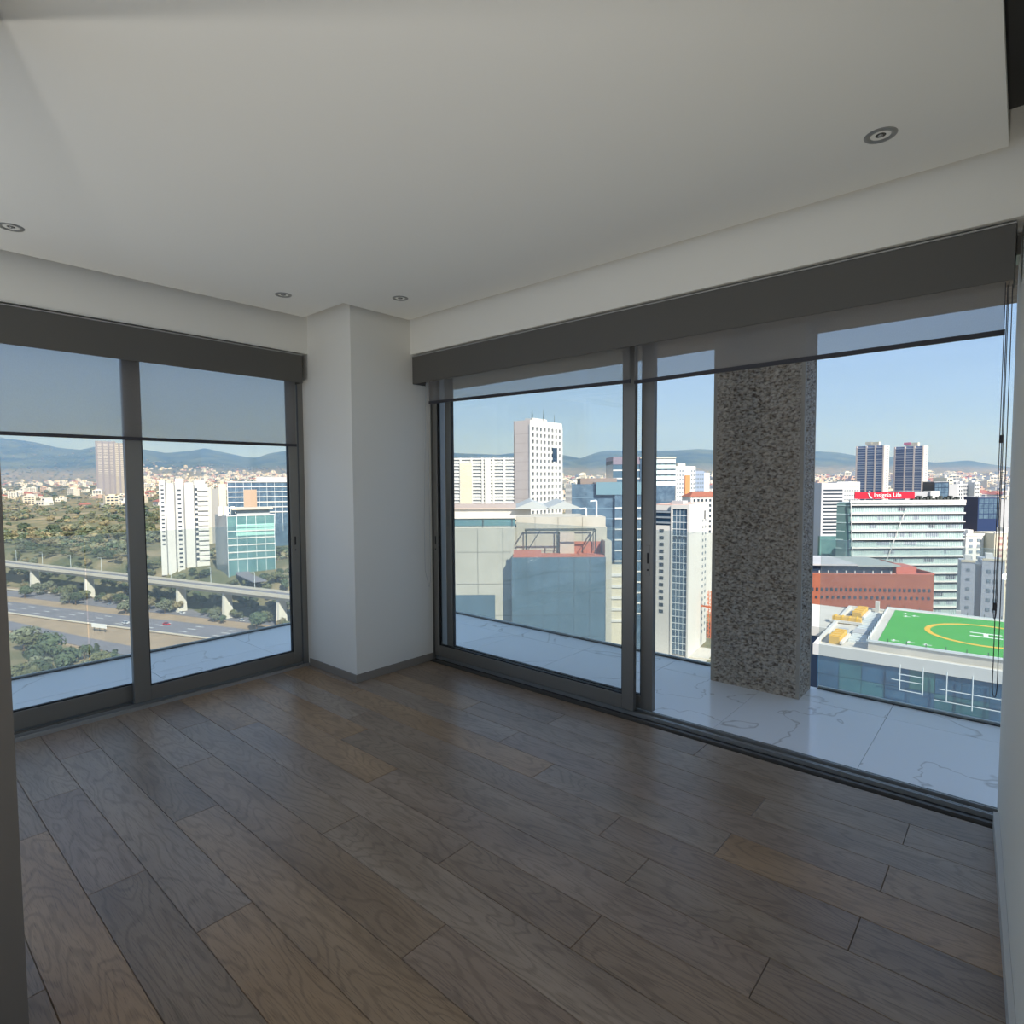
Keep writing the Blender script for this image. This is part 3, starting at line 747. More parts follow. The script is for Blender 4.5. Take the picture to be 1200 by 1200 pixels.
# --- white grid tower
t = Bld('grid_tower', 'tall white tower with a square window grid and a plain pinkish side', 9.1, 290, 50, -82)
t.box('core', B_glassD, .5, 26.7, .5, 10.0, -80, 30)
t.box('side_wall', B_pink, 0, .5, 0, 10.5, -82, 31.6)
t.box('back_wall', B_pink, 0, 27.2, 10.0, 10.5, -82, 31.6)
t.box('end_wall', B_white, 26.7, 27.2, 0, 10.0, -82, 31.6)
t.box('parapet', B_white, .5, 26.7, 0, .5, 29.6, 31.6)
t.fins(B_white, 'f', .1, .6, 26.6, 8, -40, 29.6, .85, .35)
t.bands('floor_band', B_white, .6, 26.6, .1, .1, -40, 30.6, 22, .42, .3)
t.windows(B_winL, 'f', .42, .6, 26.6, 8, -40, 30.6, 22, .5, .5, .05)
t.box('opening_frame', B_white, 6.8, 8.2, -.3, .2, 12, 22)
t.box('large_window', B_glassD, 18.5, 22.5, -.32, .1, 11.5, 18.5)
for k in range(9): t.box('floor_joint', mat('pale joint', '#C2B3AA', .9), -.03, .05, .2, 10.3, -12 + 4.6 * k, -11.8 + 4.6 * k)
t.box('roof_hut', B_white, 6, 18, 3, 8, 31.6, 33.2)
b = MB()
for k in range(7): b.tube((4 + 3.2 * k, 2 + (k % 3) * 2.2, 113), (4 + 3.2 * k, 2 + (k % 3) * 2.2, 118 + (k % 2) * 2), .14, .06, n=6)
b.build('antenna', B_steel, t.r)['kind'] = 'stuff'

# --- long apartment slab far behind
a = Bld('apartment_slab', 'long white apartment slab with rows of balconies behind trees', -90, 500, 0, -82)
a.box('wall', mat('apartment recess', '#A9ADB0', .7), 0, 93, 0, 16, -82, 21)
a.bands('balcony', B_white, 0, 93, 0, 3, -24, 19.5, 15, .45, .9)
a.fins(B_white, 'f', -.2, 0, 93, 10, -40, 21.4, .9, 1.3)
a.box('stair_tower', B_cream, 46, 56, -1.6, 4, -60, 17)
a.box('stair_tower', B_white, 67, 72, -1.8, 4, -60, 21)
a.box('roof_edge', B_white, -.8, 93.8, -1.3, 16.5, 19.8, 21.2)

# --- blue glass offices
o_ = Bld('blue_glass_office', 'broad blue glass office with pale floor stripes on its right part', 22.5, 220, 0, -82)
o_.box('wall', B_glassB, 0, 16.5, 0, 26, -82, .2)
o_.box('wall', B_glassB, 16.0, 30, -1.2, 26, -82, .0)
o_.box('upper_storey', mat('pale teal glass', '#6F8E99', .15, spec=.8), 9, 30, -1.5, 20, -3.8, .9)
o_.box('roof_unit', mat('brown roof unit', '#8B7B72', .7), 4, 18, 6, 18, .2, 2.4)
for k in range(11): o_.box('floor_stripe', B_white, 16.0, 30.2, -1.5, -1.1, -9.0 - 4 * k, -8.5 - 4 * k)
for k in range(8): o_.box('floor_stripe', mat('blue grey stripe', '#6F8A9C', .5), 0, 16, -.15, .05, -5.0 - 4 * k, -4.7 - 4 * k)
o_.box('podium', B_cream, 10, 22, -8, 6, -82, -30)
for k in range(5): o_.box('podium_band', B_white, 9.6, 22.4, -8.4, -7.8, -33.4 - 4.2 * k, -32.4 - 4.2 * k)
p_ = Bld('stepped_glass_office', 'tall grey blue glass office with a pale panelled right half', 50.4, 292, 0, -82); p_.r.scale = (1.12, 1, 1.014)
p_.box('wall', mat('slate glass', '#4B6577', .15, spec=.8), 0, 12, 0, 22, -82, 10.0)
p_.box('roof_band', mat('mauve roof band', '#857A86', .7), 0, 12, -.2, 22, 8.2, 12)
p_.box('wall', B_glassB, 12, 27.5, -.5, 22, -82, 11)
for k in range(5): p_.box('panel_band', mat('mint panel', '#CFE4DE', .5), 16.5, 27.6, -.9, -.4, -2.2 + 2.7 * k, -.2 + 2.7 * k)
for k in range(4): p_.windows(B_win, 'f', -.92, 16.5, 27.5, 4, -.2 + 2.7 * k, .5 + 2.7 * k, 1, .45, .9, .05)
for k in range(6): p_.box('floor_stripe', B_white, 0, 12, -.15, .05, 5 - 4 * k, 5.6 - 4 * k)
p_.box('roof_edge', B_cream, 12, 27.8, -1, 22, 11, 11.7)

# --- white hotel-like block with the blue stair strip
h_ = Bld('white_block', 'white block with one column of small windows and a blue glass stair strip', 77.4, 255, 58, -82)
# local x runs along the bright right side, local y along the front to the left
h_.box('wall', B_white, .4, 32, .4, 15.8, -82, -9.6)
h_.box('side_wall', B_white, .4, 32.2, 0, .4, -82, -9.2)
h_.box('stair_glass', B_glassB, -.1, .4, .8, 7.2, -76, -11.2)
h_.box('stair_frame', B_white, -.5, .4, 7.2, 8.0, -80, -9.6); h_.box('stair_frame', B_white, -.5, .4, 0, .8, -80, -9.2); h_.box('stair_frame', B_white, -.5, .4, .8, 7.2, -11.2, -9.4)
for k in range(21): h_.box('transom', B_whitesteel, -.22, .1, .8, 7.2, -14.2 - 3 * k, -13.9 - 3 * k)
for k in range(3): h_.box('mullion', B_whitesteel, -.2, .1, 2.3 + 1.6 * k, 2.45 + 1.6 * k, -76, -11.2)
h_.windows(B_win, 'l', -.12, .8, 7.2, 3, -24.6, -23, 1, .6, .9, .12)
h_.box('attic', B_glassD, -.3, .4, 8.2, 15.8, -18.5, -12)
for k in range(3): h_.box('attic_band', mat('grey attic band', '#8C97A0', .6), -.5, .4, 8.2, 15.8, -13 - 2.4 * k, -12.2 - 2.4 * k)
h_.box('front_panel', B_white, -.25, .4, 8.2, 15.8, -82, -18.6)
h_.windows(B_win, 'l', -.3, 11.0, 13.2, 1, -59, -19.6, 13, .85, .48, .1)
h_.windows(B_winL, 'f', -.1, 21, 31, 2, -72, -16, 18, .25, .4, .1)
h_.box('roof', mat('salmon roof', '#C9A79A', .9), .4, 31.6, .6, 15.6, -9.6, -9.3)
h_.box('vent', B_grey, 4, 12, 4, 9, -9.3, -7.8)
h_.box('large_window', B_win, 26, 28, -.12, .1, -17, -13)
h_.box('floor_joint', B_grey, .4, 32.2, -.06, .05, -22.3, -22.0)
h_.box('forecourt', B_roof, -12, 20, -8, 22, -82, -77)

# --- apartments behind the white block
q = Bld('orange_stripe_apartments', 'white apartment block with an orange balcony strip', 117.5, 420, 12, -82)
q.box('wall', B_white, 0, 15.5, 0, 14, -82, 11.4)
q.box('balcony_strip', mat('orange balcony strip', '#DE8A5B', .7), 7.0, 11.0, -.8, .2, -30, 5)
q.windows(B_winL, 'f', -.1, .6, 6.4, 3, -30, 9.5, 13, .5, .5, .1, joined=True); q.windows(B_winL, 'f', -.1, 11.6, 15.2, 2, -30, 9.5, 13, .5, .5, .1, joined=True)
q.box('roof_hut', B_cream, 3, 9, 3, 8, 11.4, 13.6)
q = Bld('slate_apartments', 'slender apartment block with a slate blue face beside the orange strip block', 134, 430, 12, -82)
q.box('wall', mat('slate blue render', '#8C9BB0', .7), 0, 8, 0, 14, -82, 8.2)
q.box('side_wall', B_white, 8, 12.5, .5, 13, -82, 6.8)
q.windows(B_winL, 'f', -.1, .4, 7.6, 4, -30, 7, 12, .6, .45, .1, joined=True)
for i, (u, v, w_, z1, lab) in enumerate(((104, 340, 19, -8.2, 'low white house with terracotta hip roof behind the white block'), (128, 350, 16, -6.0, 'low white house with red roof and many windows next to the slate apartments'), (86, 330, 14, -12, 'small flat white house just behind the white block'))):
    q = Bld('tiled_house', lab, u, v, 8, -82, cat='house')
    q.box('wall', B_white, 0, w_, 0, 12, -82, z1)
    if i < 2: 
        b = MB(); z = z1 + 82; b.hexa([(-.8, -.8, z), (w_ + .8, -.8, z), (w_ + .8, 12.8, z), (-.8, 12.8, z)], [(4, 5.5, z + 3), (w_ - 4, 5.5, z + 3), (w_ - 4, 6.5, z + 3), (4, 6.5, z + 3)]); b.build('hip_roof', B_redroof, q.r)
    else: q.box('parapet', B_white, -.3, w_ + .3, -.3, .2, z1, z1 + .9)
    q.windows(B_win, 'f', -.08, 1, w_ - 1, 7, z1 - 22, z1 - .6, 7, .5, .5, .08)
# orange hoist
b = MB()
for s in (-1, 1):
    for q in (-1, 1): b.box(s * .9 - .12, s * .9 + .12, q * .9 - .12, q * .9 + .12, 0, 22)
for k in range(11): b.box(-1, 1, -1.05, -.9, 2 * k, 2 * k + .2); b.tube((-.9, -.95, 2 * k), (.9, -.95, 2 * k + 2), .1, n=5)
b.box(-4, 1.6, -.3, .3, 14, 14.8)
q = b.build('construction_hoist', mat('orange hoist paint', '#E8772F', .6)); q.location = W(92, 270, -72); tag(q, 'orange steel hoist mast beside the white block', 'hoist')

# --- office with the red roof sign
g_ = Bld('banded_glass_office', 'wide pale green glass office with white floor bands and a red roof sign', 131, 232, 0, -82)
b = MB(); zt = 82 - 8.0
b.hexa([(6.5, 0, 0), (47.8, 0, 0), (47.8, 14, 0), (15.5, 14, 0)], [(3.2, 0, zt), (48.4, 0, zt), (48.4, 14, zt), (12.2, 14, zt)]); b.build('wall', mat('pale green glazing', '#B3CAC2', .2, spec=.8, var=.9, vscale=.25, hex2='#8FA8A4'), g_.r)
b = MB(); b.hexa([(-.6, 2.6, 0), (6.45, 0, 0), (15.4, 14, 0), (7, 14, 0)], [(-.6, 2.6, zt), (3.15, 0, zt), (12.1, 14, zt), (7, 14, zt)]); b.build('corner_facet', mat('teal corner glazing', '#5C7C7C', .12, spec=.9), g_.r)
nf = 18; FH = 3.42
for k in range(nf):
    z = -8.2 - FH * k; fr = 3.2 + 3.3 * (k + .5) * FH / 74
    g_.box('floor_band', B_white, fr - .1, 48.7, -.7, .6, z - .75, z - .2)
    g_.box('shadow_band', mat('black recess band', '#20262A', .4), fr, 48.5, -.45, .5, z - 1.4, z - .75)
    if k < 13:
        b = MB(); zz = z + 82 - .9; b.hexa([(-.8, 2.45, zz), (fr, -.2, zz), (fr, .1, zz), (-.6, 2.7, zz)], [(-.8, 2.45, zz + .3), (fr, -.2, zz + .3), (fr, .1, zz + .3), (-.6, 2.7, zz + .3)]); b.build('facet_line', mat('facet line', '#A9C2BF', .4), g_.r)
rw = random.Random(5)
for k in range(nf - 1):
    z = -8.2 - FH * k - 1.4
    fr = 3.2 + 3.3 * (k + .8) * FH / 74
    for s in range(7):
        if rw.random() < .55:
            x = rw.uniform(fr + 1, 43); L_ = rw.choice((1.2, 2.4, 3.6, 5))
            g_.box('window', B_winL if rw.random() < .5 else B_win, x, min(x + L_, 48), -.08, .1, z - 1.55, z - .1)
b = MB()
for i in range(76):
    x = 5 + .57 * i
    b.box(x - .05, x + .05, -.14, .02, 18, zt - 1.5)
b.build('mullions', B_whitesteel, g_.r)['kind'] = 'stuff'
b = MB(); b.tube((25, -.75, zt - 2), (17.5, -.75, zt - 24), .16, n=6); b.tube((3.0, -.9, zt), (6.0, -.9, zt - 62), .2, n=6); b.build('diagonal_line', B_white, g_.r)  # reflected crease and slanted edge put in as thin white tubes
g_.box('parapet', B_white, 2.8, 48.7, -.8, .2, -8.0, -6.9); g_.box('roof', B_roof, 13, 48.4, .2, 13.8, -8.0, -7.6)
g_.box('roof_housing', B_grey, 27, 36, 3, 12, -7.6, -3.6); g_.box('roof_housing', B_white, 36.5, 40, 2, 6, -7.6, -3.4)
b = MB()
for k in range(14): b.box(29 + 1.35 * k, 29.8 + 1.35 * k, 1, 3, zt + .4, zt + 1.7 + (k % 3) * .5)
b.build('roof_units', B_steel, g_.r)['kind'] = 'stuff'
sg = Bld('roof_sign', 'long red sign board with white lettering on the banded office roof', 135.6, 231.2, 0, -6.6, cat='sign')
sg.box('board', B_red, 0, 23.6, 0, .5, -6.3, -3.6)
for x in (2, 8, 14, 20): sg.box('bracket', B_steel, x - .15, x + .15, .5, .9, -6.6, -4)
fc = bpy.data.curves.new('lettering', 'FONT'); fc.body = 'Insignia Life'; fc.size = 2.35; fc.extrude = .04; fc.align_x = 'LEFT'
fo = bpy.data.objects.new('lettering_curve', fc); COL.objects.link(fo)
dg = bpy.context.evaluated_depsgraph_get(); dg.update()
lm = bpy.data.meshes.new_from_object(fo.evaluated_get(dg)); bpy.data.objects.remove(fo)
lm.materials.clear(); lm.materials.append(B_paint)
lo = obj('lettering', lm, sg.r, (7.4, -.06, 1.0)); lo.rotation_euler = (R(90), 0, 0); lo['label'] = 'white letters on the red sign'
b = MB(); b.tube((6.0, -.1, .45), (5.1, -.1, 2.6), .22, n=6); b.tube((5.5, -.1, 1.6), (6.6, -.1, .5), .2, n=6); b.lathe([(.001, 2.75), (.4, 2.9), (.4, 3.2), (.001, 3.4)], 10, c=(5.6, -.1)); b.build('emblem', B_paint, sg.r)

# --- striped grey slab and its white neighbour
q = Bld('striped_slab', 'slim grey slab with dark window stripes beside the banded office', 264.5, 500, 0, -82)
q.box('wall', mat('light grey panels', '#C4C5C9', .7), 0, 19.5, 0, 14, -82, -1.6)
for k in range(15): q.box('window_stripe', B_win, 1.6, 18, -.15, .1, -8.6 - 3.05 * k, -7.3 - 3.05 * k)
q.box('base_glass', B_glassT, -2, 20, -3, 0, -82, -47)
q = Bld('white_annex', 'white office with rows of grey windows behind the striped slab', 284.5, 512, 0, -82)
q.box('wall', B_white, 0, 20, 0, 14, -82, -.8)
for k in range(4): q.windows(B_winL, 'f', -.1, 1, 19, 8, -5.5 - 4 * k, -3.5 - 4 * k, 1, .7, .5, .1)

# --- twin residential towers
for (u, lab, z1) in ((482.5, 'residential twin tower with a shaded notch in its white side, by the white annex', 45), (533.5, 'residential twin tower with pink rooftop sign and ribbed white side', 44)):
    q = Bld('residential_tower', lab, u, 760, 38, -82, 'pair of residential towers')
    q.box('wall', mat('blue grey tower glass', '#74819A', .25, spec=.6), .3, 15, .3, 33, -82, z1)
    q.box('side_wall', B_white, 0, 15.2, -.2, .3, -82, z1 + .4)
    q.windows(B_winL, 'f', -.3, 5, 12, 2, -30, z1, 24, .35, .5, .2, joined=True)
    for k in range(24): q.box('balcony_slab', mat('tower slab edge', '#C9CCD2', .7), -1.0, .4, .3, 33.2, z1 - 3 - 3.05 * k, z1 - 2.3 - 3.05 * k)
    for y in (.3, 10, 20.5, 32.4): q.box('pier', B_pink, -1.2, .4, y, y + 1.6, -82, z1)
    q.box('roof_hut', B_cream, 3, 10, 8, 22, z1, z1 + 5)
    q.box('roof_sign', mat('pink sign' if u > 500 else 'cream sign', '#D88A9C' if u > 500 else '#D9D2BF', .6), 2.4, 3.0, 16, 24, z1 + 2, z1 + 5.5)

# --- brick-red hospital block
q = Bld('red_clad_building', 'long red brown building with small square windows and a roof pavilion', 76.5, 151, -6, -82)
q.box('wall', B_brick, -6, 31.0, 0, 26, -82, -23.6)
q.windows(B_win, 'f', -.05, -5, 30.5, 30, -27.6, -26.3, 1, .45, .65, .06); q.windows(B_win, 'f', -.05, -5, 30.5, 26, -29.6, -28.4, 1, .4, .6, .06)
q.windows(B_win, 'f', -.05, -5, 13, 8, -34, -31.2, 1, .6, .8, .06)
q.box('roof', mat('pink roof', '#C98A7C', .9), -5.6, 30.6, .4, 25.6, -23.6, -23.3)
q.box('parapet', B_brick, -6, 31, 0, .4, -23.6, -22.9); q.box('parapet', B_brick, 30.6, 31, .4, 26, -23.6, -22.4); q.box('parapet_cap', mat('pale red cap', '#C06A58', .8), 22, 31.1, -.05, .45, -22.9, -22.6)
q.box('pavilion_wall', B_glassD, 2, 23, 4, 20, -23.3, -21.2)
q.box('pavilion_roof', B_grey, 1, 14, 3, 21, -21.2, -20.8); q.box('pavilion_roof', mat('darker roof', '#98A09C', .8), 14, 24.5, 3, 21, -21.4, -21.0)
q.box('stair_hut', mat('red hut', '#B5685A', .8), 24.5, 29.5, 5, 12, -23.3, -21.6)
for k in range(10): q.box('baluster', B_white, 1.2 + 2.2 * k, 1.4 + 2.2 * k, .8, 1.0, -23.3, -22.2)

# --- helipad building: squared with the room
hb = Bld('helipad_building', 'glass building with a white railed roof carrying the green helipad', 74, 90.3, -38, -82)
hb.box('wall', mat('teal black glass core', '#1E333B', .15, spec=.8), -20.6, 24, -16.6, 16.6, -82, -25.4)
hb.box('roof', B_roof, -21, 24.4, -17, 17, -25.4, -24.4)
hb.box('wing', mat('navy glass wing', '#1B2F4C', .12, spec=.9), -33, -20.6, -4.6, 16.6, -82, -25.4); hb.box('wing_roof', B_roof, -33.2, -21, -5, 17, -25.4, -24.4); hb.box('wing_edge', B_white, -33.4, -21.2, -5.2, -4.8, -25.6, -24.0)
hb.box('roof_edge', B_white, -21.2, 24.6, -17.2, -16.7, -25.6, -23.9); hb.box('roof_edge', B_white, -21.2, -20.7, -16.7, 17.2, -25.6, -23.9); hb.box('roof_edge', B_white, -20.7, 24.6, 16.7, 17.2, -25.6, -23.9)
M_fac = [mat('facade glass %s' % n, c1, .07, spec=1.0, var=.9, vscale=.35, hex2=c2) for n, c1, c2 in (('teal', '#2C5A63', '#45767A'), ('blue', '#2B4B66', '#3D6683'), ('green', '#33605A', '#4A7A6C'))]
rf = random.Random(11)
mes = [MB().box(0, 2.9, 0, .18, 0, 2.75).mesh('facade_pane', m) for m in M_fac]
for i in range(15):
    for j in range(8):
        k = rf.choice((0, 0, 1, 1, 2))
        o = obj('facade_pane', mes[k], hb.r, (-20.55 + 2.97 * i, -16.85 + rf.uniform(-.01, .01), 82 - 28.5 - 2.82 * j)); o.rotation_euler = (R(rf.uniform(-.5, .5)), 0, R(rf.uniform(-.5, .5)))
b = MB()
for x, zb in ((-9.8, -28.6), (-7.1, -28.9), (-4.4, -29.2), (-1.6, -29.8), (1.7, -30.2), (7.5, -30.2)): b.tube((x, -17.6, 82 + zb), (x, -17.6, 82 - 25.0), .07, n=8)
for x0, x1, z in ((-10.8, -7.1, -27.3), (-10.0, -7.1, -26.4), (-9.8, -7.1, -28.7), (-5.2, 8, -27.6), (-5.8, 8, -29.2)): b.tube((x0, -17.6, 82 + z), (x1, -17.6, 82 + z), .06, n=8)
b.build('maintenance_rail', B_whitesteel, hb.r)
hp = Bld('helipad', 'green helipad deck with yellow ring and white letter on the glass building', 74, 90.3, -38, -24.4, cat='helipad')
hp.box('deck', B_roof, -14.2, 14.2, -14.2, 14.2, -24.4, -23.06)
hp.box('green_surface', B_green, -13, 13, -13, 13, -23.06, -23.02)
def ring(r0, r1, n=56):
    b = MB(); 
    b.v = [(r * math.cos(2 * PI * i / n), r * math.sin(2 * PI * i / n), z) for z in (1.38, 1.395) for r in (r0, r1) for i in range(n)]
    for i in range(n):
        j = (i + 1) % n
        b.f += [(2 * n + i, 3 * n + i, 3 * n + j, 2 * n + j), (i, 2 * n + i, 2 * n + j, j), (n + i, n + j, 3 * n + j, 3 * n + i)]; b.mi += [0] * 3
    return b
ring(7.1, 7.9).build('ring_marking', B_yellow, hp.r)
MB().box(-2.0, 2.0, -1.5, -1.0, 1.38, 1.395).box(-2.0, 2.0, 1.0, 1.5, 1.38, 1.395).box(-.3, .3, -1.0, 1.0, 1.38, 1.395).build('letter_h', B_paint, hp.r)
b = MB()
for x, y in ((-11.5, -11.8), (-9.6, -11.6), (-7.5, -11.8), (-11.6, 10.4), (-10.2, 9.2), (-11.4, 8.0)):
    b.box(x, x + 1.1, y, y + .22, 1.38, 1.393); b.box(x + .2, x + .5, y - .4, y + .8, 1.38, 1.393)
b.build('deck_marking', B_paint, hp.r)
hp.box('edge_rail', B_whitesteel, -14.3, 14.3, -14.4, -14.2, -23.1, -22.8); hp.box('edge_rail', B_whitesteel, -14.4, -14.2, -14.4, 14.3, -23.1, -22.8); hp.box('edge_rail', B_whitesteel, -14.3, 14.3, 14.2, 14.4, -23.1, -22.8)
b = MB()
for i in range(13):
    p = -14 + 28 * i / 12
    b.box(p - .05, p + .05, -14.35, -14.25, 1.6, 2.1); b.box(p - .05, p + .05, 14.25, 14.35, 1.6, 2.1); b.box(-14.35, -14.25, p - .05, p + .05, 1.6, 2.1)
b.build('deck_lamps', B_steel, hp.r)['kind'] = 'stuff'
b = MB()
for i in range(22): b.box(-17.3, -14.6, -11 + 1.15 * i, -10.5 + 1.15 * i, .0, .35)
b.build('safety_grating', B_whitesteel, hb.r).location = (0, 0, 82 - 24.4)
def plant_unit(label, u, v, yaw, L_):
    q = Bld('roof_plant', label, u, v, yaw, -24.4, 'yellow roof plant', 'roof plant')
    q.box('cover', B_yellowmachine, 0, L_, 0, 1.5, -24.4, -23.2); q.box('pipe', B_white, -.3, L_ + .3, -.5, -.1, -24.2, -23.8)
    for k in range(4): q.box('rib', B_yellow, L_ * (k + .3) / 4, L_ * (k + .3) / 4 + .2, -.05, 1.55, -24.4, -23.1)
plant_unit('long yellow plant cover on the front edge of the glass building roof', 51.2, 90.5, 50, 6)
plant_unit('yellow plant cover at the rear of the glass building roof by the deck', 64.5, 107, 50, 7)
plant_unit('small yellow machine on the rear roof corner of the glass building', 58, 105, -38, 4.5)
hb.box('stub_pipe', B_white, -16.5, -15.8, 15.5, 16.2, -24.4, -22.2); hb.box('stub_pipe', B_white, -4, -3.3, 15.7, 16.3, -24.4, -22.4)
b = MB()
for k in range(3): b.box(-20.4, -14.8, 3 + 3.4 * k, 3.3 + 3.4 * k, 0, .3)
b.box(-19.5, -18, -9, -5, 0, .8); b.box(-17.4, -15.2, -6, -2.5, 0, .5); b.build('roof_duct', B_grey, hb.r).location = (0, 0, 82 - 24.4)

# --- right edge: grey blocks and apartments
q = Bld('grey_block', 'grey rendered block with pairs of small windows behind the helipad', 156, 202, -33, -82)
M_gr = mat('blue grey render', '#A9AFB9', .8)
q.box('wall', M_gr, 0, 3.9, 0, 12, -82, -27.4); q.box('light_shaft', B_white, 3.9, 5.6, 1.2, 12, -82, -28); q.box('wall', M_gr, 5.6, 11.6, -.8, 12, -82, -26.4)
q.windows(B_winL, 'f', -.85, 6.6, 10.2, 2, -48, -28.4, 6, .55, .38, .06); q.windows(B_winL, 'f', -.05, .8, 3.2, 1, -48, -28.4, 6, .4, .3, .06)
q.box('parapet', B_cream, 0, 3.9, -.2, .2, -27.4, -26.6); q.box('parapet', B_cream, 5.6, 11.6, -1.0, -.6, -26.4, -25.7)
q.box('roof_tank', B_white, 1.2, 3.0, 3, 6, -27.4, -25.2); q.box('roof_tank', B_white, 7, 9, 4, 7, -26.4, -24.4)
for i, (u, v, w_, z1, m_, lab) in enumerate(((218, 280, 9.5, -26, B_white, 'white apartment house with grey balcony bays behind the grey block'), (228.5, 276, 20, -24.6, B_cream, 'cream apartment house with pink window bays behind the grey block'))):
    q = Bld('apartment_house', lab, u, v, 6, -82); q.box('wall', m_, 0, w_, 0, 12, -82, z1)
    n = 2 if i == 0 else 4
    q.windows(B_winL if i == 0 else mat('rosy bay', '#B98F8A', .7), 'f', -.1, .6, w_ - .6, n, z1 - 26, z1 - .8, 9, .45, .5, .12); q.box('parapet', B_white, -.2, w_ + .2, -.3, .2, z1, z1 + 1)
    q.box('roof_hut', B_white, w_ * .4, w_ * .7, 3, 7, z1, z1 + 2.6)
for (u, v, w_, z1, m_, lab) in ((303, 420, 10.6, -1.0, B_glassD, 'dark blue glass box behind the banded office roof'), (303, 380, 14, -10.9, mat('navy glass', '#22345A', .12, spec=.8), 'low navy glass building in front of the far white towers')):
    q = Bld('dark_glass_building', lab, u, v, 0, -82); q.box('wall', m_, 0, w_, 0, 12, -82, z1); q.box('side_wall', B_grey, w_, w_ + 7, 1, 12, -82, z1 - 1.5); q.box('roof_edge', B_grey, -.1, w_ + .1, -.1, 12, z1, z1 + .4)
    q.windows(B_glassB, 'f', -.03, .5, w_ - .5, 4, z1 - 14, z1 - .5, 4, .9, .85, .04)
for (u, v, w_, d_, z1, m1, lab) in ((315, 424, 6.5, 10, 2.2, B_cream, 'cream apartment tower with dark balconies next to the dark blue box'), (322.5, 430, 8, 10, .2, B_grey, 'grey apartment tower beside the cream one'), (334, 440, 7.5, 10, -2.6, B_white, 'white apartment tower in the middle of the far row'), (346, 450, 7, 12, -2.4, B_grey, 'grey slab tower near the end of the far row'), (354, 448, 6, 12, -1.4, B_white, 'bright white tower at the end of the far row')):
    q = Bld('far_apartment_tower', lab, u, v, 20, -82, 'far row of apartment towers'); q.box('wall', m1, 0, w_, 0, d_, -82, z1)
    q.windows(B_win, 'f', -.08, .5, w_ - .5, 3, z1 - 24, z1 - .6, 8, .5, .5, .1); q.box('roof_hut', B_white, w_ * .3, w_ * .7, 3, 6, z1, z1 + 1.6)

# --- left-hand buildings
l1 = Bld('white_shaft_tower', 'slender white apartment tower of five shafts above the viaduct', -240, 398, 28, -62)
B_wshaft = B_white
l1.box('recess_wall', mat('grey shaft recess', '#8E9296', .8), .3, 29.2, 4, 13.8, -62, .2)  # grey colour stands in for the shadows between the shafts
for (x0, x1, y0, z1) in ((0, 3.4, 1.2, 3.2), (4.1, 8.8, .2, 1.0), (9.8, 14.2, -1.4, 4.4), (15.2, 20.6, .2, 1.6), (21.4, 29.5, 1.8, .6)):
    l1.box('shaft', B_wshaft, x0, x1, y0, 14, -62, z1)
l1.windows(B_win, 'f', 1.15, .9, 2.9, 1, -42, 1, 15, .9, .38, .08); l1.windows(B_win, 'f', -1.45, 10.8, 13.2, 1, -58, -2, 18, .9, .38, .08)
for k in range(15):
    l1.box('balcony', B_white, 23.0, 29.5, .3 + (k % 2) * .6, 1.8, -53 + 3.5 * k, -51.4 + 3.5 * k)
    l1.box('balcony_opening', B_win, 21.2, 23.2, 1.6, 1.9, -53 + 3.5 * k, -51.2 + 3.5 * k)
l1.box('roof_hut', B_grey, 21, 28, 4, 10, .6, 3.2)

l2 = Bld('corner_glass_office', 'teal glass office with flat oversailing roof above the viaduct', -184.5, 378, 28, -62)
l2.box('wall', B_glassT, 0, 28.5, 0, 24, -62, -20.4)
b = MB(); b.prism([(-6.5, 26), (0, 0), (0, 24)][::1], 0, 42).build('side_wall', mat('grey teal side glass', '#70858E', .2, spec=.7), l2.r)
for k in range(5): l2.box('floor_stripe', B_white, -.1, 28.7, -.25, .05, -49 + 4.6 * k, -48.2 + 4.6 * k)
for k in range(4): l2.box('glass_band', mat('bright mint glass', '#A9D8CC', .15, spec=.8), 5.2, 28.4, -.2, .05, -36 + 2.7 * k, -34 + 2.7 * k) if k > 0 else None
l2.fins(B_whitesteel, 'f', -.1, 0, 28.5, 5, -60, -20.5, .12, .15, 'mullion')
l2.box('terrace_wall', B_white, -.3, 28.8, -.3, .3, -20.4, -19.6)
l2.box('attic', B_grey, 6, 26, 4, 20, -20.4, -16.4); l2.box('oversailing_roof', mat('pale brown roof', '#CDC1AE', .8), 3, 28, 1, 23, -16.4, -15.6)
for x in (-3.5, 0, 4): l2.box('roof_box', B_white, x - 1.4, x + 1.2, 10, 16, -20.4, -14.5)

l3 = Bld('long_glass_office', 'long blue glass office with white floor stripes behind the corner office', -235, 484, 22, -62)
l3.box('wall', B_glassB, 0, 70, 0, 26, -62, 1.5)
for k in range(6): l3.box('floor_stripe', B_white, -.2, 70, -.4, .1, -24 + 4.3 * k, -23.2 + 4.3 * k)
l3.box('stone_panel', mat('tan stone panel', '#B49C86', .8), 12, 22, -.5, .1, -30, -4.5)
l3.box('upper_storey', B_grey, 22, 70, 4, 22, 1.5, 6); l3.box('roof_edge', B_white, -.5, 70.5, -.6, 26, 1.5, 2.3)
l3.fins(B_whitesteel, 'f', -.1, 0, 66, 11, -40, 1.5, .12, .12, 'mullion')
l4 = Bld('cream_slab_pair', 'pair of windowless cream slabs behind the white shaft tower', -276, 522, 26, -60)
l4.box('slab', B_cream, 0, 7, 0, 12, -60, -2.6); l4.box('recess', mat('grey recess', '#9A9A98', .8), 7, 13, 2, 12, -60, -4); l4.box('slab', B_cream, 13, 19, -1, 12, -60, .4); l4.box('slab', B_cream, 19.6, 26, -1, 12, -60, .2)
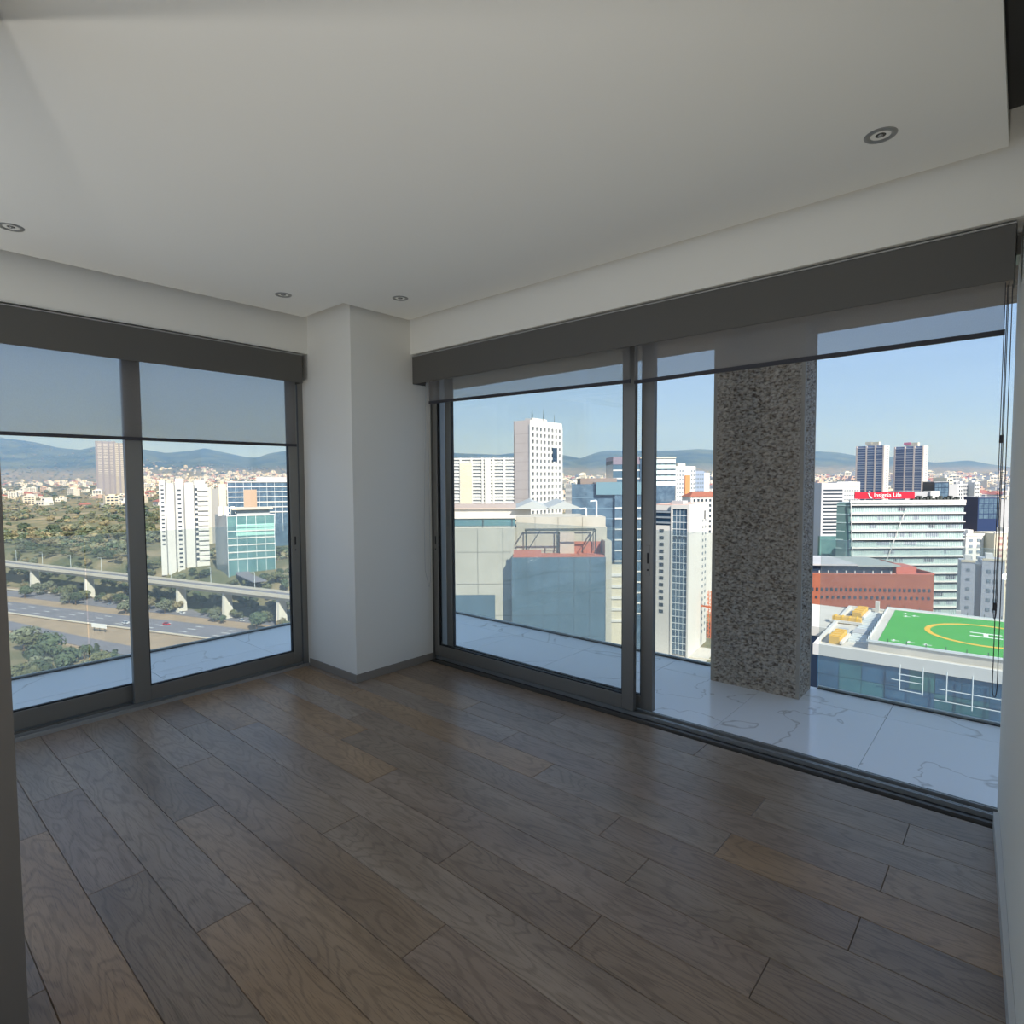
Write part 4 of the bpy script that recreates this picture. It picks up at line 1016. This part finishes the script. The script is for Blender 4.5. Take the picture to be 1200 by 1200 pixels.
for i, (u, w_, z1, lab) in enumerate(((-1131, 42, 116, 'tall grey residential tower far off on the ridge, wider of the two'), (-1083, 36, 111, 'tall grey residential tower far off on the ridge, beige faced'))):
    q = Bld('ridge_tower', lab, u, 1600, 33, -70, 'two towers on the far ridge'); q.box('wall', mat('mauve grey panel', '#8F8D92', .8) if i == 0 else mat('beige grey panel', '#9C978F', .8), 0, w_, 0, 26, -70, z1)
    q.fins(mat('mauve pier', '#83818A', .8), 'f', -.2, 0, w_, 3, -70, z1, 2.2, 1.2)
    for k in range(16): q.box('balcony_slab', B_white, 3, w_ - 3, -1, .2, z1 - 8 - 5.4 * k, z1 - 7 - 5.4 * k)
# left-hand far office seen through the haze, a few pixels wide each: see the houses below

# ------------------------------------------------------------------ highway, viaduct, traffic
M_asph = mat('asphalt', '#77767A', .9, var=.7, vscale=.08, hex2='#86848A')
M_dirt = mat('dry verge', '#AD977B', .95, var=.8, vscale=.1, hex2='#948269')
M_deck = mat('viaduct concrete', '#D5CDBB', .85, var=.6, vscale=.15, hex2='#C4BBA8')
def road(name, label, pts, w0, w1, m, z, cat='road'):
    """strip along a polyline (u, v); w0 / w1 are the offsets to each side across it"""
    L_, Rr = [], []
    for i, (u, v) in enumerate(pts):
        a, b_ = pts[max(0, i - 1)], pts[min(len(pts) - 1, i + 1)]
        d = Vector((b_[0] - a[0], b_[1] - a[1])).normalized(); n = Vector((-d.y, d.x))
        L_.append((u + n.x * w1, v + n.y * w1)); Rr.append((u + n.x * w0, v + n.y * w0))
    b = MB()
    for i in range(len(pts) - 1):
        q = [Rr[i], Rr[i + 1], L_[i + 1], L_[i]]
        b.hexa([W(*p, z - .6) for p in q], [W(*p, z) for p in q])
    return struct(b.build(name, m), label, cat)
AX = [(-620, 500), (-450, 437), (-330, 395), (-250, 362), (-120, 311), (60, 240), (200, 190)]
road('road_verge', 'dry earth strip of the motorway', AX, -62, 30, M_dirt, GROUND + .25)
road('road_far', 'far carriageway of the motorway below the viaduct', AX, 4, 19, M_asph, GROUND + .5)
rm = road('road_main', 'main carriageway of the motorway with lane marks', AX, -29, -8, M_asph, GROUND + .5)
SR = [(-620, 480), (-292, 329), (-217, 290), (-150, 258), (-40, 215)]
road('road_side', 'narrow service road in front of the motorway', SR, -5, 5, M_asph, GROUND + .55)
road('road_hill', 'narrow road climbing the slope beside the corner office', [(-150, 345), (-172, 372), (-192, 410), (-200, 470)], -4, 4, M_asph, -57.0)
def along(t, off):
    """point at parameter t (0..1) along the motorway axis with sideways offset"""
    seg = [Vector(p) for p in AX]; tot = [0]
    for a, b_ in zip(seg[:-1], seg[1:]): tot.append(tot[-1] + (b_ - a).length)
    s = t * tot[-1]
    for i in range(len(seg) - 1):
        if s <= tot[i + 1] or i == len(seg) - 2:
            d = (seg[i + 1] - seg[i]).normalized(); p = seg[i] + d * (s - tot[i]); n = Vector((-d.y, d.x)); return p + n * off, math.atan2(d.y, d.x)
dash = MB().box(-3, 3, -.22, .22, 0, .04).mesh('lane_mark', B_paint)
for off in (-13.0, -18.0, -23.5):
    for k in range(34):
        p, a = along(.02 + .028 * k, off); o = obj('lane_mark', dash, rm, W(p.x, p.y, GROUND + .5)); o.rotation_euler = (0, 0, YAW + a)
wl_ = road('road_barrier', 'pale median barrier of the motorway', AX, -30.5, -29.6, M_deck, GROUND + 1.3, 'barrier')
road('road_barrier', 'pale edge barrier of the far carriageway', AX, 20, 20.8, M_deck, GROUND + 1.3, 'barrier')

vd = empty('viaduct', W(-204, 357, GROUND), YAW + math.atan2(-114, 228)); tag(vd, 'long pale concrete viaduct on tall slab piers crossing the valley', 'viaduct')
# local x along the viaduct, deck 18 m above the valley floor
b = MB(); b._add([(x, y, z) for x in (-340, 150) for y, z in ((-4.6, 17.2), (4.6, 17.2), (4.6, 18), (-4.6, 18))], [(0, 1, 5, 4), (1, 2, 6, 5), (2, 3, 7, 6), (3, 0, 4, 7), (3, 2, 1, 0), (4, 5, 6, 7)]); b.build('deck', M_deck, vd)
box('girder', M_deck, -340, 150, -2.4, 2.4, 15.2, 17.2, vd)
for y in (-4.6, 4.2): box('parapet', M_deck, -340, 150, y, y + .4, 18, 19.2, vd)
box('roadway', M_asph, -340, 150, -4.2, 4.2, 18, 18.06, vd)
for x in (-340 + 62, -230, -170, -99, 0, 42, 86, 140):
    b = MB(); b.hexa([(x - 1.2, -3.0, 0), (x + 1.2, -3.0, 0), (x + 1.2, 3.0, 0), (x - 1.2, 3.0, 0)], [(x - 1.0, -2.4, 15.2), (x + 1.0, -2.4, 15.2), (x + 1.0, 2.4, 15.2), (x - 1.0, 2.4, 15.2)]); b.build('pier', mat('pale pier concrete', '#DDD8CA', .85), vd)
for x in range(-320, 150, 38):
    p = MB().tube((x, 4.5, 18), (x, 4.5, 28), .16, .1, n=6).tube((x, 4.5, 28), (x, 2.4, 28.3), .1, .08, n=6).build('lamp_post', B_whitesteel, vd)

def car(label, u, v, yaw, m):
    r = empty('car', W(u, v, GROUND + .5), YAW + yaw); tag(r, label, 'car')
    b = MB()
    b.hexa([(-2.1, -.85, .3), (2.1, -.85, .3), (2.1, .85, .3), (-2.1, .85, .3)], [(-2.1, -.82, .85), (2.15, -.8, .75), (2.15, .8, .75), (-2.1, .82, .85)])
    bevel(b.build('body', m, r), .12, 3)
    b = MB(); b.hexa([(-1.7, -.76, .84), (1.1, -.76, .8), (1.1, .76, .8), (-1.7, .76, .84)], [(-1.2, -.62, 1.42), (.4, -.62, 1.42), (.4, .62, 1.42), (-1.2, .62, 1.42)]); bevel(b.build('cabin', B_glassD, r), .05, 2)
    box('roof', m, -1.15, .35, -.6, .6, 1.40, 1.46, r)
    for x in (-1.35, 1.35):
        for s in (-1, 1): MB().tube((x, s * .68, .33), (x, s * .88, .33), .33, n=14).build('wheel', M_black, r)
A0 = math.atan2(-.39, 1)
M_cw, M_cr = mat('white car paint', '#ECECEC', .3), mat('red car paint', '#D5283A', .3)
car('white car just behind the red car on the main carriageway', -217.8, 325.6, A0, M_cw)
car('red car on the main carriageway', -193.0, 325.4 - 3, A0, M_cr)
car('white car on the far carriageway before a viaduct pier', -200.2, 350.6, A0, M_cw)
car('white car alone on the far carriageway nearer the rising hill road', -154.6, 330.4, A0, M_cw)
car('pale car between the verge trees on the far carriageway', -262.0, 377.0, A0, mat('silver car paint', '#B9BEC4', .3, metal=.4))
q = empty('billboard', W(-221, 309, GROUND), YAW + R(-20)); tag(q, 'long white roadside board by the motorway edge', 'billboard')
box('board', B_paint, -5.5, 5.5, -.15, .15, 2.4, 4.6, q)
for x in (-4, 0, 4): box('post', B_steel, x - .12, x + .12, .15, .4, 0, 4.4, q)

# ------------------------------------------------------------------ trees
LEAF = [leaf_mat('leaf olive', '#5D6345', '#757757'), leaf_mat('leaf deep green', '#48553F', '#5E6B51'), leaf_mat('leaf grey green', '#6A705A', '#7F846C'), leaf_mat('leaf dry', '#807A5A', '#918567')]
M_bark = mat('bark', '#6A5A48', .9)
def leafy(seed, blobs, n, size, zsq=.85):
    """leaf clumps: small bent quads strewn over the surface of several balls"""
    r = random.Random(seed); b = MB()
    for i in range(n):
        c, rad = r.choice(blobs)
        d = Vector((r.gauss(0, 1), r.gauss(0, 1), r.gauss(0, 1) + .25)).normalized()
        p = Vector(c) + Vector((d.x, d.y, d.z * zsq)) * rad * r.uniform(.72, 1.06)
        nrm = (d + Vector((r.uniform(-.6, .6), r.uniform(-.6, .6), r.uniform(-.3, .7)))).normalized()
        t = nrm.orthogonal().normalized(); t.rotate(Matrix.Rotation(r.uniform(0, 6.28), 3, nrm)); k = nrm.cross(t)
        s1, s2 = size * r.uniform(.6, 1.3), size * r.uniform(.5, 1.0)
        b._add([p - t * s1, p - k * s2 - nrm * s2 * .3, p + t * s1, p + k * s2 - nrm * s2 * .3], [(0, 1, 2, 3)])
    return b
def crown_geo(seed, kind, n, size):
    r = random.Random(seed)
    if kind == 'round':
        blobs = [((0, 0, .66), .40)] + [((r.uniform(-.36, .36), r.uniform(-.36, .36), r.uniform(.42, .9)), r.uniform(.2, .34)) for _ in range(6)]
        return leafy(seed, blobs, n, size)
    blobs = [((r.uniform(-.05, .05) * (1 - k / 9), r.uniform(-.05, .05), .16 + .1 * k), .27 * (1 - k / 8.6)) for k in range(8)]
    return leafy(seed, blobs, n, size * .8, .5)
def crown_mesh(seed, kind):
    return crown_geo(seed, kind, 620, .075).mesh('crown', [])
CROWN = []
for k in range(8):
    me = crown_mesh(k + 1, 'round' if k < 6 else 'cone'); me.materials.append(LEAF[k % 4 if k < 6 else 1]); CROWN.append(me)
TRUNK = MB().tube((0, 0, -.3), (0, 0, .6), .05, .03, n=7).tube((0, 0, .35), (.16, .05, .62), .025, .015, n=5).mesh('trunk', M_bark)
NTREE = [0]
TPOS = []
TCOL = ['olive green', 'deep green', 'grey green', 'sandy green', 'olive green', 'deep green', 'dark conifer', 'dark conifer']
def roomy(u, v, r):
    return all((u - a) ** 2 + (v - b_) ** 2 > (r * .45 + c_ * .45) ** 2 for a, b_, c_ in TPOS)
def tree(u, v, h, kind=None, label='leafy tree', group='trees', z=None, parts=True):
    k = random.randrange(6) if kind is None else kind
    if not roomy(u, v, h): return False
    size_ = ('low ' if h < 5.5 else 'mid sized ' if h < 8 else 'tall '); size_ = '' if 'bush' in label else size_
    TPOS.append((u, v, h)); label = size_ + TCOL[k] + ' ' + label; group = size_ + TCOL[k] + ' ' + group
    z = terr(u, v) if z is None else z
    s = h * random.uniform(.9, 1.1)
    sx = s * random.uniform(.85, 1.2)
    r = obj('tree', None if parts else CROWN[k], None, W(u, v, z)); r.rotation_euler = (0, 0, random.uniform(0, 6.28)); r.scale = (sx, sx, s)
    tag(r, label, 'tree', group)
    if parts:
        obj('crown', CROWN[k], r); obj('trunk', TRUNK, r)
    NTREE[0] += 1
    return True
BLOCK = [(-246, -198, 392, 432), (-200, -140, 366, 418), (-262, -150, 470, 545), (-285, -240, 512, 560), (-1160, -1030, 1585, 1670)]
def free(u, v, pad=3):
    return not any(a - pad < u < b_ + pad and c_ - pad < v < d_ + pad for a, b_, c_, d_ in BLOCK)
rt = random.Random(21); random.seed(4)
# grove below the tower
for i in range(170):
    v = rt.uniform(205, 288); u = rt.uniform(-.86, -.61) * v
    if v > 318 - .5 * (u + 280) - 14: continue
    k = rt.choice((0, 1, 2, 4, 6, 7))
    tree(u, v, rt.uniform(7, 12) * (1.25 if k > 5 else 1), k, 'with ragged whorls in the grove below the tower' if k > 5 else 'broad tree in the grove below the tower', 'group in the grove' if k > 5 else 'trees in the grove')
# verge trees between the carriageways and below the viaduct
for u, v, h in ((-285, 378, 9), (-292, 382, 7), (-338, 402, 8), (-340, 384, 7), (-235, 352, 8), (-231, 355, 6), (-170, 330, 7), (-163, 326, 5), (-137, 309, 9), (-132, 311, 7), (-215, 363, 6)):
    tree(u, v, h, rt.choice((2, 3, 5)), 'low bush on the motorway verge', 'bushes on the motorway verge')
for i in range(90):
    u = rt.uniform(-400, -100); s = rt.uniform(-9, 6); v = 357 - .5 * (u + 204) + s / .894
    tree(u, v, rt.uniform(4, 8), None, 'scrubby tree in the shade of the viaduct', 'trees under the viaduct')
n = 0
for k in range(1500):
    near = k < 700
    u = rt.uniform(-275, -105) if near else rt.uniform(-430, -90); s = rt.uniform(7, 27) if near else rt.uniform(9, 46); v = 357 - .5 * (u + 204) + s / .894
    if n < 150 and free(u, v, 1):
        n += bool(tree(u, v, rt.uniform(4, 7.5), None, 'tree on the bank behind the viaduct', 'trees on the bank behind the viaduct', parts=n < 40))
n = 0
while n < 150:
    s = 46 + 260 * rt.random() ** 1.2; v0 = rt.uniform(380, 800); u = -rt.uniform(.36, .92) * v0; v = 357 - .5 * (u + 204) + s / .894
    if v < 330 or not free(u, v) or not -.95 < u / v < -.3: continue
    tree(u, v, rt.uniform(6, 11), rt.randrange(6), 'tree on the scrubby slope behind the viaduct', 'trees on the scrubby slope', parts=False); n += 1

def scatter_mesh(name, mats, items):
    """items: (mesh verts, faces, material index, u, v, z, sx, sz, rot) gathered into one mesh"""
    b = MB()
    for vs_, fs, mi, u, v, z, sx, sz, ro in items:
        x0, y0, _ = W(u, v); c_, s_ = math.cos(ro), math.sin(ro)
        b._add([(x0 + (p[0] * c_ - p[1] * s_) * sx, y0 + (p[0] * s_ + p[1] * c_) * sx, z + p[2] * sz) for p in vs_], fs, mi)
    return b.build(name, mats)
def low_crown(seed):
    g = leafy(seed + 40, [((0, 0, .5), .42), ((.25, .1, .42), .3), ((-.2, -.15, .45), .3)], 46, .17); return (g.v, g.f)
LOW = [low_crown(k) for k in range(6)]
items = []
for i in range(7000):                                # woods of the left hillside, too small and many to pick apart
    s = 60 + 3800 * rt.random() ** 2.0; d = rt.uniform(-1.05, -.22)
    v = (s / .894 + 357 - 102) / (1 + .5 * d); u = d * v
    if not free(u, v, 8): continue
    if noise.noise(Vector((u / 120, v / 160, 9))) < -.28: continue
    h = rt.uniform(4, 9) * (1 + s / 2400)
    q = LOW[i % 6]; items.append((q[0], q[1], rt.randrange(4), u, v, terr(u, v) - .5, h * rt.uniform(.9, 1.5), h, rt.uniform(0, 6)))
tag(scatter_mesh('woodland', LEAF, items), 'dense woods covering the far left hillside', 'woods', kind='stuff')
items = []
for i in range(2600):
    v = 520 + 3600 * rt.random() ** 1.7; d = rt.uniform(-.22, 1.0); u = d * v
    if noise.noise(Vector((u / 100, v / 160, 2))) < -.1 or (440 < u < 560 and 730 < v < 830) or (255 < u < 325 and v < 560): continue
    h = rt.uniform(6, 10) * (1 + v / 2600)
    q = LOW[i % 6]; items.append((q[0], q[1], rt.randrange(4), u, v, terr(u, v) - .5, h * rt.uniform(.9, 1.5), h, rt.uniform(0, 6)))
tag(scatter_mesh('city_greenery', LEAF, items), 'street trees and gardens between the far city blocks', 'greenery', kind='stuff')
# belt of trees before the long apartment slab
for i in range(26):
    tree(-72 + 3.0 * i, 452 + rt.uniform(-14, 14), rt.uniform(11, 15), rt.randrange(6), 'park tree in the belt before the long apartment slab', 'belt of park trees', z=-34, parts=False)
struct(MB().box(-50, 50, -18, 26, -40, 0).build('ground_park', mat('park lawn', '#5C6446', .95)), 'raised park lawn before the long apartment slab', 'ground')
bpy.data.objects['ground_park'].location = W(-36, 452, -33.5); bpy.data.objects['ground_park'].rotation_euler = (0, 0, YAW)


# ------------------------------------------------------------------ small houses
H_wall = [mat('house white', '#DEDBD4', .8), mat('house cream', '#D6CBB6', .8), mat('house rose', '#C4AB9C', .8), mat('house grey', '#C6C5C2', .8)]
def house_geo(kind):
    b = MB()
    if kind == 0:   # flat roof with parapet and set-back upper floor
        b.box(-.5, .5, -.4, .4, 0, .45).box(-.5, .5, -.43, -.38, .45, .52).box(-.1, .45, -.2, .38, .45, .8)
        for x in (-.35, -.05, .25): b.box(x, x + .16, -.42, -.40, .12, .3, 1)
        b.box(.05, .3, -.22, -.2, .53, .7, 1)
    elif kind == 1:  # hipped tile roof
        b.box(-.5, .5, -.38, .38, 0, .45)
        b.hexa([(-.56, -.44, .45), (.56, -.44, .45), (.56, .44, .45), (-.56, .44, .45)], [(-.3, -.02, .7), (.3, -.02, .7), (.3, .02, .7), (-.3, .02, .7)], 2)
        for x in (-.38, -.08, .22): b.box(x, x + .16, -.40, -.38, .14, .32, 1)
    else:            # small block of flats
        b.box(-.45, .45, -.35, .35, 0, 1.1).box(-.2, .2, -.2, .2, 1.1, 1.25)
        for z in (.12, .37, .62, .87):
            for x in (-.38, -.12, .14): b.box(x, x + .2, -.37, -.35, z, z + .13, 1)
    return b
HG = [[house_geo(k) for k in range(3)]]
HM = {}
def house_mesh(k, w):
    if (k, w) not in HM: HM[(k, w)] = house_geo(k).mesh('house', [H_wall[w], B_win, B_redroof])
    return HM[(k, w)]
HL = {0: (' flat roofed house among the trees of the far hillside', ' flat roofed houses on the hillside'), 1: (' house with terracotta hip roof on the far hillside', ' tile roofed houses on the hillside'), 2: (' block of flats on the far hillside', ' flats on the hillside')}
HR = {0: (' flat roofed house in the far town beyond the offices', ' flat roofed houses in the far town'), 1: (' house with terracotta roof in the far town beyond the offices', ' tile roofed houses in the far town'), 2: (' block of flats in the far town beyond the offices', ' flats in the far town')}
def house(u, v, size, k, w, lab):
    o = obj('house', house_mesh(k, w), None, W(u, v, terr(u, v) - .5)); o.rotation_euler = (0, 0, YAW + R(rt.uniform(-35, 50))); o.scale = (size, size, size * .8)
    c_ = ('small ' if size < 17 else 'roomy ' if size < 21.5 else 'large ') + ('white', 'cream', 'rose coloured', 'grey')[w]; tag(o, c_ + lab[0], 'house', c_ + lab[1])
n = 0
while n < 190:
    s = 420 + 1250 * rt.random() ** 1.1; d = rt.uniform(-.92, -.36); v = (s / .894 + 255) / (1 + .5 * d); u = d * v
    if noise.noise(Vector((u / 170, v / 90, 4))) < -.02: continue
    k = rt.choice((0, 0, 0, 1, 2)); house(u, v, rt.uniform(14, 26), k, rt.choice((0, 0, 0, 1, 2)), HL[k]); n += 1
n = 0
while n < 110:
    v = rt.uniform(560, 1500); d = rt.choice((rt.uniform(.05, .14), rt.uniform(.50, .60), rt.uniform(.74, .9))); u = d * v
    k = rt.choice((0, 1, 1, 2)); house(u, v, rt.uniform(13, 22), k, rt.choice((0, 0, 1, 2)), HR[k]); n += 1
items = []
def hitem(u, v, sz):
    k = rt.choice((0, 0, 0, 0, 1, 2)); g = house_geo(k); w = rt.choice((0, 0, 0, 1, 2, 3)); ro = YAW + R(rt.uniform(-35, 50)); z = terr(u, v) - .5
    for mi, target in ((0, w), (1, 4), (2, 5)):
        fs = [f for f, m_ in zip(g.f, g.mi) if m_ == mi]
        if fs: items.append((g.v, fs, target, u, v, z, sz, sz * .8, ro))
for i in range(3000):
    s = 1400 + 2100 * rt.random(); d = rt.uniform(-1.0, -.2); v = (s / .894 + 255) / (1 + .5 * d); u = d * v
    if noise.noise(Vector((u / 260, v / 160, 4))) < (-.05 if d > -.66 else .12) or (d < -.66 and s > 2300): continue
    hitem(u, v, rt.uniform(11, 23) * (1 + s / 7000))
tag(scatter_mesh('hillside_town', H_wall + [B_win, B_redroof], items), 'white houses of the town on the far left slope', 'town', kind='stuff')
items = []
for i in range(1300):
    v = 1300 + 3600 * rt.random() ** 1.2; u = rt.uniform(-.2, 1.0) * v
    hitem(u, v, rt.uniform(16, 36) * (1 + v / 6000))
tag(scatter_mesh('far_town', H_wall + [B_win, B_redroof], items), 'pale houses and blocks of the far town below the mountains', 'town', kind='stuff')
